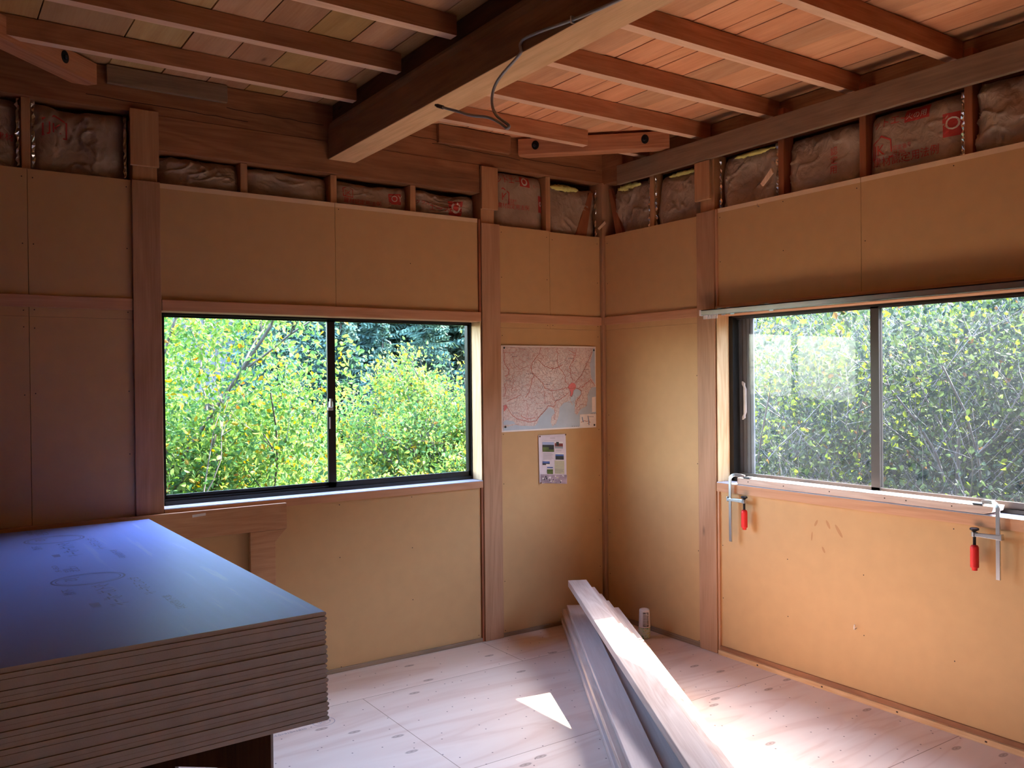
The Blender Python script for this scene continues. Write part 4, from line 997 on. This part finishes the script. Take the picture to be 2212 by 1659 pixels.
# faded stamps on the top board, in board coordinates (x from the right edge, y from the near edge)
sm = MB(); zt = TH-0.0011+0.0004
def stamp(txt, x, y, h, ln=None):
    v_, f_ = text_mesh(txt); wmax = max(a for a, b_ in v_); k = (ln/wmax) if ln else h
    sm.add([(x-b_*h, y-a*k, zt) for a, b_ in v_], [tuple(reversed(q)) for q in f_])
def oval(x, y, rx, ry, t):
    n = 36; vs = [(x+(rx-q)*math.cos(2*math.pi*i/n), y+(ry-q)*math.sin(2*math.pi*i/n), zt) for q in (0, t) for i in range(n)]
    sm.add(vs, [(i, (i+1) % n, n+(i+1) % n, n+i) for i in range(n)])
def w2b(X, Y):
    dx, dy = X-SX, Y-SY; c_, s_ = math.cos(-rz), math.sin(-rz); return dx*c_-dy*s_, dx*s_+dy*c_
for (ox, oy, sc_) in ((-3.086, -1.187, 1.0), (-3.086, -0.375, 1.0)):
    x, y = w2b(ox, oy)
    oval(x, y, 0.105, 0.085, 0.006); oval(x, y, 0.092, 0.072, 0.003); stamp('JIS', x-0.03, y+0.045, 0.05)
    stamp('タイガーボード', x+0.035, y-0.10, 0.060, 0.30); stamp('せっこうボード', x+0.125, y-0.06, 0.040, 0.26)
    stamp('不燃', x-0.065, y-0.11, 0.035, 0.08); stamp('準不燃材料', x+0.15, y-0.36, 0.03, 0.18); stamp('12.5', x+0.0, y+0.24, 0.03, 0.10)
    stamp('認定', x-0.02, y+0.20, 0.03, 0.06); stamp('GB-R', x-0.05, y+0.28, 0.024, 0.12)
    sm.add([(x-0.055, y-0.33, zt), (x-0.030, y-0.33, zt), (x-0.032, y-0.38, zt), (x-0.052, y-0.38, zt)], [(0, 1, 2, 3)])
st = sm.build('faded_stamps', M_GYPPRINT, topb, origin=(0, 0, 0), label='faded blue stamped lettering'); st.location = (0, 0, 0)

# dark trestle under the stack, turned towards the room
root = empty('trestle', (-2.76, -1.9, 0)); tag(root, 'dark brown plywood trestle carrying the stack of gypsum boards', 'trestle')
zb_ = SZ-TH*NB-0.001
d = Vector((-0.825, 0.565, 0)); nn = Vector((-0.565, -0.825, 0))
MT = Matrix(((d.x, nn.x, 0, -2.76), (d.y, nn.y, 0, -1.90), (0, 0, 1, 0), (0, 0, 0, 1)))
m = MB()
m.prism([(0, 0), (0.113, 0), (0.113, 0.478), (0.249, 0.483), (0.249, 0), (0.62, 0), (0.62, zb_), (0, zb_)], -0.012, 0.012, 'xz')
m.v = [tuple(MT @ Vector(p)) for p in m.v]
m.build('front_panel', W_DARK['z'], root, bevel=0.0015)
m = MB(); m.box(0.30, 0.345, -0.62, -0.58, 0, zb_, 0, MT); m.build('leg', W_FRAME['z'], root)
m = MB(); m.box(-2.74, -2.70, -1.5, -0.15, zb_-0.06, zb_-0.0005); m.box(-3.40, -3.36, -1.3, -0.15, zb_-0.06, zb_-0.0005); m.build('cross_bar', W_DARK['y'], root)
for (x, y) in ((-2.72, -0.18), (-3.38, -0.18)):
    m = MB(); m.box(x-0.03, x+0.03, y-0.02, y+0.02, 0, zb_-0.061); m.build('leg', W_DARK['z'], root)
# laminated pine frame standing against the left wall behind the stack
root = empty('pine_frame', (-2.6, -0.03, 0)); tag(root, 'laminated pine frame standing against the wall below the left window', 'wooden frame')
m = MB(); m.box(-3.45, -2.048, -0.042, -0.018, 0.765, 0.889); m.build('top_rail', W_FRAME['x'], root, bevel=0.002)
m = MB(); m.prism([(-2.226, 0), (-2.105, 0), (-2.105, 0.708), (-2.052, 0.7645), (-2.226, 0.7645)], -0.042, -0.018, 'xz'); m.build('leg', W_FRAME['x'], root, bevel=0.002)
m = MB(); m.prism([(-3.30, 0), (-3.18, 0), (-3.18, 0.7645), (-3.30, 0.7645)], -0.042, -0.018, 'xz'); m.build('leg', W_FRAME['x'], root, bevel=0.002)
m = MB(); m.add([(-2.49, -0.0425, 0.862), (-2.43, -0.0425, 0.866), (-2.43, -0.0425, 0.878), (-2.49, -0.0425, 0.874)], [(0, 1, 2, 3)]); m.build('sticker', M_GLUE, root)

# ================================================================== LUMBER ON THE FLOOR
def plank(name, a, b_, wd, th, mat, label, group, cat='board'):
    """a, b_ : centre of the top face at either end"""
    a, b_ = Vector(a), Vector(b_); d = (b_-a); L = d.length; d.normalize(); side = Vector((0, 0, 1)).cross(d).normalized(); up = d.cross(side)
    m = MB(); m.box(0, L, -wd/2, wd/2, -th, 0)
    o = m.build(name, mat['x'], origin=(0, 0, 0), bevel=0.0025)
    o.matrix_world = Matrix(((d.x, side.x, up.x, a.x), (d.y, side.y, up.y, a.y), (d.z, side.z, up.z, a.z), (0, 0, 0, 1)))
    return tag(o, label, cat, group)
# left pile : five planed boards lying flat, edges towards the room
dl = Vector((-0.53, -0.848, 0)).normalized(); sl_ = Vector((0.848, -0.53, 0))
for k in range(5):
    off = [0.004, -0.004, 0.012, -0.002, 0.022][k]; st = [0.0, 0.03, 0.015, 0.06, 0.09][k]
    base = Vector((-0.372, -0.03, 0.0))+dl*st+sl_*(0.0525+off); z = 0.030*(k+1)+0.001
    names = ['lowest', 'second from the floor', 'middle', 'fourth from the floor', 'topmost']
    plank('lumber_board', (base.x, base.y, z), (base.x+dl.x*3.4, base.y+dl.y*3.4, z), 0.105, 0.0285, W_NEWB if k in (4, 1) else W_NEW, 'planed board in the left lumber pile, %s' % names[k], 'boards in the left lumber pile')
# middle boards, low between the two piles
for c_ in range(2):
    for k in range(3):
        st = 0.30+0.05*c_; base = Vector((-0.372, -0.03, 0.0))+dl*st+sl_*(0.178+0.112*c_); z = 0.037*(k+1)+0.001
        dd = Vector((dl.x+0.012*(c_+1), dl.y, 0)).normalized()
        plank('lumber_board', (base.x, base.y, z), (base.x+dd.x*3.0, base.y+dd.y*3.0, z), 0.105, 0.0355, W_NEWB, 'board lying low between the two lumber piles, %s column, %s layer' % (('left', 'right')[c_], ('bottom', 'middle', 'top')[k]), 'boards between the lumber piles')
# right pile, far ends stepped, near ends on the floor
A0 = Vector((-0.489, -0.330, 0.350)); D = Vector((-0.933, -1.817, -0.125)).normalized(); side = Vector((0.89, -0.456, 0)).normalized()
lb = ['topmost, with clear grain on top', 'second from the top', 'third from the top', 'fourth from the top', 'fifth from the top', 'lowest']
for k in range(6):
    o_ = [0, 0.042, 0.074, 0.108, 0.155, 0.150][k]; s_ = [0, 0.02, 0.05, 0.08, 0.11, 0.14][k]; z = -0.0362*k if k == 1 else -0.036-0.030*(k-1) if k else 0
    a = A0+D*s_+side*o_+Vector((0, 0, z)); b_ = a+D*(3.0-s_)
    plank('lumber_board', a, b_, 0.105, 0.0355 if k == 0 else 0.029, W_NEW, 'pale board in the right lumber pile, %s' % lb[k], 'boards in the right lumber pile')

# ================================================================== AIR FRESHENER
root = empty('air_freshener', (-0.132, -0.488, 0)); tag(root, 'air freshener bottle with slotted white top on the floor in the corner', 'air freshener')
c0 = (-0.132, -0.488)
def mat_label():
    m, nt, b = newmat('flowery_label'); tc = node(nt, 'ShaderNodeTexCoord'); n = node(nt, 'ShaderNodeTexNoise', Scale=45.0, Detail=2.0, Distortion=1.0)
    nt.links.new(tc.outputs['Object'], n.inputs['Vector'])
    c = ramp(nt, n.outputs[0], [(0.32, (0.10, 0.28, 0.16)), (0.42, (0.50, 0.62, 0.42)), (0.52, (0.55, 0.55, 0.52)), (0.60, (0.62, 0.60, 0.15)), (0.68, (0.20, 0.33, 0.42))])
    nt.links.new(c, b.inputs['Base Color']); b.inputs['Roughness'].default_value = 0.25; return m
m = MB(); m.lathe([(0.026, 0.001), (0.031, 0.005), (0.0325, 0.020), (0.0325, 0.058), (0.031, 0.064)], (*c0, 0), 28); m.build('bottle', mat_label(), root, smooth=True, label='printed bottle base')
m = MB(); ns = 36
def cr(z): return 0.0325-0.0035*max(0, (z-0.062)/0.1)
def solid(a0, a1, z0, z1, t=0.002):
    vs = []
    for rr_ in (0, t):
        for z in (z0, z1):
            for k in range(5):
                an = a0+(a1-a0)*k/4; vs.append((c0[0]+(cr(z)-rr_)*math.cos(an), c0[1]+(cr(z)-rr_)*math.sin(an), z))
    fs = []
    for k in range(4): fs += [(k, k+1, 6+k, 5+k), (10+k+1, 10+k, 15+k, 16+k), (k, 10+k, 11+k, k+1), (5+k, 6+k, 16+k, 15+k)]
    fs += [(0, 5, 15, 10), (4, 14, 19, 9)]
    m.add(vs, fs)
face = math.atan2(-4.1168+0.488, -3.5065+0.132)
for k in range(24):      # solid lower and upper bands all round
    a0 = 2*math.pi*k/24; a1 = 2*math.pi*(k+1)/24; solid(a0, a1, 0.064, 0.072); solid(a0, a1, 0.150, 0.158)
for s0, s1 in ((-1.15, -0.28), (0.92, 5.0)): # closed sides
    n = 8
    for k in range(n): solid(face+s0+(s1-s0)*k/n, face+s0+(s1-s0)*(k+1)/n, 0.072, 0.150)
for k in range(1, 9): solid(face-0.28, face+0.92, 0.072+k*0.0087-0.002, 0.072+k*0.0087+0.002)
solid(face+0.28, face+0.36, 0.072, 0.150)
m.lathe([(0.0290, 0.158), (0.027, 0.163), (0.020, 0.166), (0.004, 0.167)], (*c0, 0), 28)
m.build('cap', M_WPLAST, root, label='white slotted plastic top')
m = MB(); m.lathe([(0.014, 0.064), (0.016, 0.10), (0.012, 0.14)], (*c0, 0), 16); m.build('wick', plain('wick_felt', (0.35, 0.3, 0.3), 0.9), root)

# small loose bits on the floor
for i, (x, y, an, L) in enumerate(((-0.30, -1.32, 0.3, 0.030), (-0.55, -1.20, 1.2, 0.02), (-2.03, -1.9, 0.5, 0.02))):
    m = MB(); m.box(-L/2, L/2, -0.002, 0.002, 0.0005, 0.003, 0, Matrix.Translation((x, y, 0)) @ Matrix.Rotation(an, 4, 'Z'))
    tag(m.build('wood_chip', W_CHIP), ('thin wood chip on the plywood floor near the right wall', 'tiny wood chip on the floor beside the lumber', 'tiny wood chip on the floor near the gypsum boards')[i], 'wood chip')

# ================================================================== OUTSIDE
rng = np.random.default_rng(11)
def terrain():
    n = 60; xs_ = np.linspace(-70, 70, n); ys_ = np.linspace(-40, 110, n); vs = []
    for y in ys_:
        for x in xs_:
            z = ground(x, y); vs.append((x, y, z))
    fc = []
    for j in range(n-1):
        for i in range(n-1):
            if -6 < (xs_[i]+xs_[i+1])/2 < 0.0 and -7 < (ys_[j]+ys_[j+1])/2 < 0.0: pass
            fc += [j*n+i, j*n+i+1, (j+1)*n+i+1, (j+1)*n+i]
    o = npmesh('forest_floor', np.array(vs), fc, 4, M_SOIL); o['kind'] = 'structure'
def ground(x, y):
    z = -3.2
    if y > 9: z += 0.46*(y-9)*(0.12+0.88*max(0, min(1, (x-(0.27*(y+4)-3.5))/6)))     # hillside beyond the left window, lower to the left
    if x > 0.5: z = max(z, -2.6+0.55*(x-0.5))
    return min(z+0.3*noise.noise(Vector((x*0.2, y*0.2, 0))), 26)
terrain()

def leaves(P, size, cols, seed, up=0.35, asp=0.62, nrm=None):
    """arrays for folded six-point leaves at points P; returns verts, quads, tones"""
    g = np.random.default_rng(seed); n = len(P)
    d = g.normal(size=(n, 3)); d[:, 2] -= up; d /= np.linalg.norm(d, axis=1, keepdims=True)
    q = g.normal(size=(n, 3)); s = np.cross(d, q); s /= np.linalg.norm(s, axis=1, keepdims=True); nn_ = np.cross(d, s)
    L = size*g.uniform(0.65, 1.2, (n, 1)); W = L*asp
    tpl = [(0, 0, 0), (0.42, 0.28, 0.10), (0.36, 0.62, 0.10), (0, 1, 0.0), (-0.36, 0.62, 0.10), (-0.42, 0.28, 0.10)]
    V = np.stack([P+s*W*a+d*L*b_+nn_*L*c_ for a, b_, c_ in tpl], 1).reshape(-1, 3)
    b0 = (np.arange(n)*6)[:, None]; F = np.concatenate([b0+np.array([[0, 1, 2, 3]]), b0+np.array([[0, 3, 4, 5]])], 1).ravel()
    c = np.array([x[0] for x in cols]); p = np.array([x[1] for x in cols], float); p /= p.sum()
    t = c[g.choice(len(c), n, p=p)]*g.uniform(0.7, 1.25, (n, 1)); T_ = np.repeat(t, 6, 0)
    return V, F, T_

def grow(base, height, spread, stems, seed, depth=4, lean=(0, 0), r0=0.035, sub=4):
    g = random.Random(seed); segs = []; tips = []
    def br(p, d, L, r_, k):
        n = 5; pts = [p.copy()]; q = p.copy(); dd = d.copy()
        for i in range(n):
            dd = (dd+Vector((g.gauss(0, .13), g.gauss(0, .13), g.gauss(0.03, .09)))).normalized(); q = q+dd*L/n; pts.append(q.copy())
        segs.append((pts, [r_*(1-0.45*i/n) for i in range(n+1)]))
        if k >= depth-2: tips.extend([(x, L, k) for x in pts[1:]])
        if k < depth:
            for j in range(sub):
                t = g.uniform(0.3, 1.0); a = pts[min(n, int(t*n))]
                az = g.uniform(0, 2*math.pi); el = g.uniform(0.1, 0.9)
                nd = (dd*0.75+Vector((math.cos(az)*spread, math.sin(az)*spread, el*0.6))).normalized()
                br(a, nd, L*g.uniform(0.45, 0.68), r_*0.5, k+1)
    for s_ in range(stems):
        az = g.uniform(0, 2*math.pi); d = Vector((math.cos(az)*0.28*spread+lean[0], math.sin(az)*0.28*spread+lean[1], 1)).normalized()
        br(Vector(base)+Vector((g.uniform(-.15, .15), g.uniform(-.15, .15), 0)), d, height*g.uniform(0.45, 0.6), r0*g.uniform(.7, 1), 0)
    return segs, tips
def tree(name, base, height, spread, stems, seed, nleaf, lsize, cols, label, cat, group, bark, depth=4, lean=(0, 0), r0=0.035, sub=4, jit=0.10, win=None, asp=0.62, zlo=True):
    segs, tips = grow(base, height, spread, stems, seed, depth, lean, r0, sub)
    root = empty(name, base); tag(root, label, cat, group)
    m = MB()
    for pts, rads in segs:
        if win is not None:
            ok = win(np.array([tuple(p) for p in pts])); k = 0
            while k < len(pts) and ok[k]: k += 1
            pts, rads = pts[:k], rads[:k]
        if len(pts) > 1: m.tube(pts, rads, 5 if rads[0] > 0.006 else 3, cap=False)
    m.build('branches', bark, root, smooth=True)
    g = np.random.default_rng(seed); T_ = np.array([tuple(t[0]) for t in tips]); T_ = T_[(T_[:, 2] > -0.4)] if zlo else T_
    if win is not None and win(T_).sum() > 20: T_ = T_[win(T_)]
    k = g.integers(0, len(T_), nleaf); P = T_[k]+g.normal(size=(nleaf, 3))*jit
    if win is not None: P = P[win(P)]
    V, F, C = leaves(P, lsize, cols, seed, asp=asp)
    npmesh('foliage', V-np.array(base), F, 4, M_LEAF, parent=root, tone=C)
    return root
GR = [((0.12, 0.21, 0.050), 5), ((0.18, 0.26, 0.065), 4), ((0.075, 0.16, 0.060), 4), ((0.34, 0.23, 0.04), 0.7), ((0.32, 0.15, 0.04), 0.25)]
YG = [((0.20, 0.22, 0.045), 4), ((0.13, 0.20, 0.050), 4), ((0.32, 0.22, 0.04), 0.9), ((0.085, 0.15, 0.05), 3)]
BG = [((0.065, 0.095, 0.040), 5), ((0.17, 0.22, 0.045), 2.0), ((0.035, 0.055, 0.040), 5), ((0.13, 0.08, 0.04), 0.25)]
YB = [((0.10, 0.135, 0.035), 5), ((0.21, 0.25, 0.045), 2.5), ((0.048, 0.075, 0.040), 4), ((0.20, 0.12, 0.04), 0.4)]
LOWER = lambda top: (lambda P: P[:, 2] < top)
def DOME(xc, top, k, xmax=1e3, xmin=-1e3, ymin=-1e3):   # natural crown outline
    def fn(P):
        wob = 0.16*np.sin(P[:, 0]*5.3+P[:, 1]*2.1)+0.10*np.sin(P[:, 0]*11+1.0+P[:, 1]*7)+0.05*np.sin(P[:, 0]*29)
        wz = 0.14*np.sin(P[:, 2]*6.0+1.3)+0.07*np.sin(P[:, 2]*17+P[:, 1]*3)
        return (P[:, 2] < top-k*(P[:, 0]-xc)**2+wob) & (P[:, 0]+wz < xmax) & (P[:, 0]+wz > xmin) & (P[:, 1] > ymin)
    return fn
tree('broadleaf_tree', (-1.75, 2.9, -3.0), 8.2, 0.75, 8, 3, 95000, 0.052, GR, 'leafy green and yellow tree with pale stems filling the left pane of the left window', 'tree', None, M_BARK, depth=4, r0=0.055, win=DOME(-1.9, 2.35, 0.1, xmax=-0.78, ymin=1.9), jit=0.17)
tree('broadleaf_tree', (1.45, 6.4, -3.0), 6.0, 0.8, 5, 5, 30000, 0.062, YG, 'yellow-green young tree behind the right pane of the left window, its left half', 'tree', None, M_BARK, r0=0.045, win=DOME(1.65, 1.72, 0.7))
tree('broadleaf_tree', (2.5, 6.9, -3.0), 6.0, 0.8, 6, 9, 34000, 0.062, GR, 'pale green bushy tree behind the right pane of the left window, its right half', 'tree', None, M_BARK, r0=0.045, win=DOME(2.35, 1.75, 0.45))
tree('broadleaf_tree', (0.1, 6.0, -3.1), 5.2, 0.8, 5, 21, 24000, 0.058, YG, 'lower yellow-green tree between the big leafy tree and the left window bar', 'tree', None, M_BARK, r0=0.04, win=DOME(-0.1, 1.35, 0.6))
tree('broadleaf_tree', (3.9, 7.6, -3.0), 5.2, 0.85, 4, 33, 16000, 0.06, GR, 'light green tree by the right edge of the left window', 'tree', None, M_BARK, r0=0.04, win=DOME(3.9, 1.4, 0.3))
tree('broadleaf_tree', (8.2, 17.0, -1.5), 6.5, 0.7, 4, 71, 9000, 0.11, YG, 'yellow-green tree standing among the conifers beyond the left window', 'tree', None, M_BARK, r0=0.06)

def conifer_mesh(seed, H=9.0):
    g = np.random.default_rng(seed); V = []; F = []; C = []
    lv = int(H*4.2)
    for i in range(lv):
        t = i/lv; z = H*(0.08+0.92*t); rad = (1-t)**0.85*H*0.21+0.10
        for k in range(9):
            an = g.uniform(0, 2*math.pi); L = rad*g.uniform(0.7, 1.15); dr = g.uniform(0.15, 0.75)
            ca, sa = math.cos(an), math.sin(an); ns = max(4, int(L/0.13))
            tone = np.array((0.060, 0.115, 0.105))*g.uniform(0.45, 1.6)+np.array((0.03, 0.04, 0.0))*g.uniform(0, 1)  # needle green shifted lighter and bluer in place of distant haze
            zj = z+g.uniform(-0.14, 0.14)
            for j in range(ns):
                s0 = (j+0.4)/ns; bx = L*s0; bz = zj-dr*bx+0.25*(s0**2)*L; w_ = (0.30*L*(1-s0*0.75)+0.05)*g.uniform(.7, 1.1)
                for sgn in (-1, 1):
                    tipx = bx+w_*0.75; ty = sgn*w_; h = g.uniform(-0.14, 0.08)
                    p = [(bx, 0, bz), (bx+0.10, 0, bz-0.01), (tipx+0.02, ty, bz-0.05+h), (tipx-0.05, ty*0.8, bz-0.03+h)]
                    n0 = len(V)
                    for (x, y, zz) in p: V.append((x*ca-y*sa, x*sa+y*ca, zz)); C.append(tone)
                    F += [n0, n0+1, n0+2, n0+3]
                    hg = w_*g.uniform(0.5, 1.1); yy = ty*0.5; n0 = len(V)    # hanging spray
                    for (x, y, zz) in ((bx, yy*0.3, bz), (bx+0.10, yy*0.5, bz), (tipx*0.6+bx*0.4+0.03, yy, bz-hg), (bx+0.01, yy*0.8, bz-hg*0.8)):
                        V.append((x*ca-y*sa, x*sa+y*ca, zz)); C.append(tone*0.8)
                    F += [n0, n0+1, n0+2, n0+3]
    return np.array(V), F, np.array(C)
CM = []
for s_ in range(3):
    V, F, C = conifer_mesh(40+s_)
    root = empty('conifer', (0, 0, 0)); npmesh('needles', V, F, 4, M_NEEDLE, parent=root, tone=C)
    m = MB(); m.tube([(0, 0, -1.5), (0, 0, 4), (0, 0, 8.8)], [0.13, 0.08, 0.02], 7); m.build('trunk', M_BARKD, root, origin=(0, 0, 0))
    CM.append(root)
g = random.Random(5); used = [False]*3
spots = []
for row, (Y, cnt) in enumerate(((12, 7), (16, 9), (20, 10), (25, 12), (31, 13), (38, 14), (46, 15), (55, 15))):
    # visible wedge through the left window
    xl = -3.5+(Y+4.1)*0.34; xr = -3.5+(Y+4.1)*0.66
    for k in range(cnt):
        spots.append((xl+(xr-xl)*(k+g.uniform(0.1, 0.9))/cnt, Y+g.uniform(-1.5, 1.5), row))
for i, (x, y, row) in enumerate(spots):
    pass
    j = i % 3; p = CM[j]
    if used[j]:
        o = p.copy(); COL.objects.link(o)
        for ch in p.children:
            c = ch.copy(); COL.objects.link(c); c.parent = o
    else: o = p; used[j] = True
    sc_ = g.uniform(0.62, 0.9)*(1.0 if row > 0 else 0.62); z = ground(x, y)-0.3
    o.location = (x, y, z); o.scale = (sc_*1.15, sc_*1.15, sc_); o.rotation_euler = (0, 0, g.uniform(0, 6.28))
    sd = 'left' if (x+3.5)/(y+4.12) < 0.43 else 'right'; nr = 'lower' if row < 3 else 'upper'
    tag(o, 'blue-green conifer on the %s slope behind the %s pane of the left window' % (nr, sd), 'conifer', '%s conifers behind the %s pane' % (nr, sd))

# bushes close outside the right window
bs = [((2.5, 0.9, -1.7), 5.6, 7, 'bushy shrub with yellowish leaves behind the left edge of the right window', YB, 2.5, 18000),
      ((2.8, -0.2, -1.6), 5.4, 8, 'dense green shrub behind the left pane of the right window', BG, 2.55, 22000),
      ((2.5, -1.1, -1.6), 5.4, 8, 'twiggy shrub behind the middle bar of the right window', BG, 2.55, 22000),
      ((2.8, -2.0, -1.5), 5.4, 8, 'tall twiggy shrub with bright leaves behind the right pane of the right window', BG, 2.55, 22000),
      ((5.4, 1.6, -0.5), 6.0, 7, 'shrub further up the slope behind the left pane of the right window', BG, 3.2, 13000),
      ((5.4, -0.9, -0.5), 6.0, 7, 'shrub further up the slope behind the right pane of the right window', BG, 3.2, 13000),
      ((5.0, 3.4, -0.8), 6.0, 7, 'yellow-green shrub further up the slope, left of the others outside the right window', YB, 3.2, 13000),
      ((2.3, -3.0, -1.6), 5.2, 7, 'shrub outside the right edge of the right window', BG, 2.5, 15000)]
M_BARKB = plain('silvery_bark', (0.20, 0.195, 0.20), 0.8, var=0.25)
for i, (b0, h, st, lab, cs, tp, nl) in enumerate(bs):
    tree('shrub', b0, h, 0.95, st, 60+i, nl, 0.043, cs, lab, 'shrub', None, M_BARKB, depth=4, r0=0.024, sub=4, jit=0.13, win=(lambda P, tp=tp: (P[:, 2] < tp) & (P[:, 0] > 0.7)), asp=0.72)
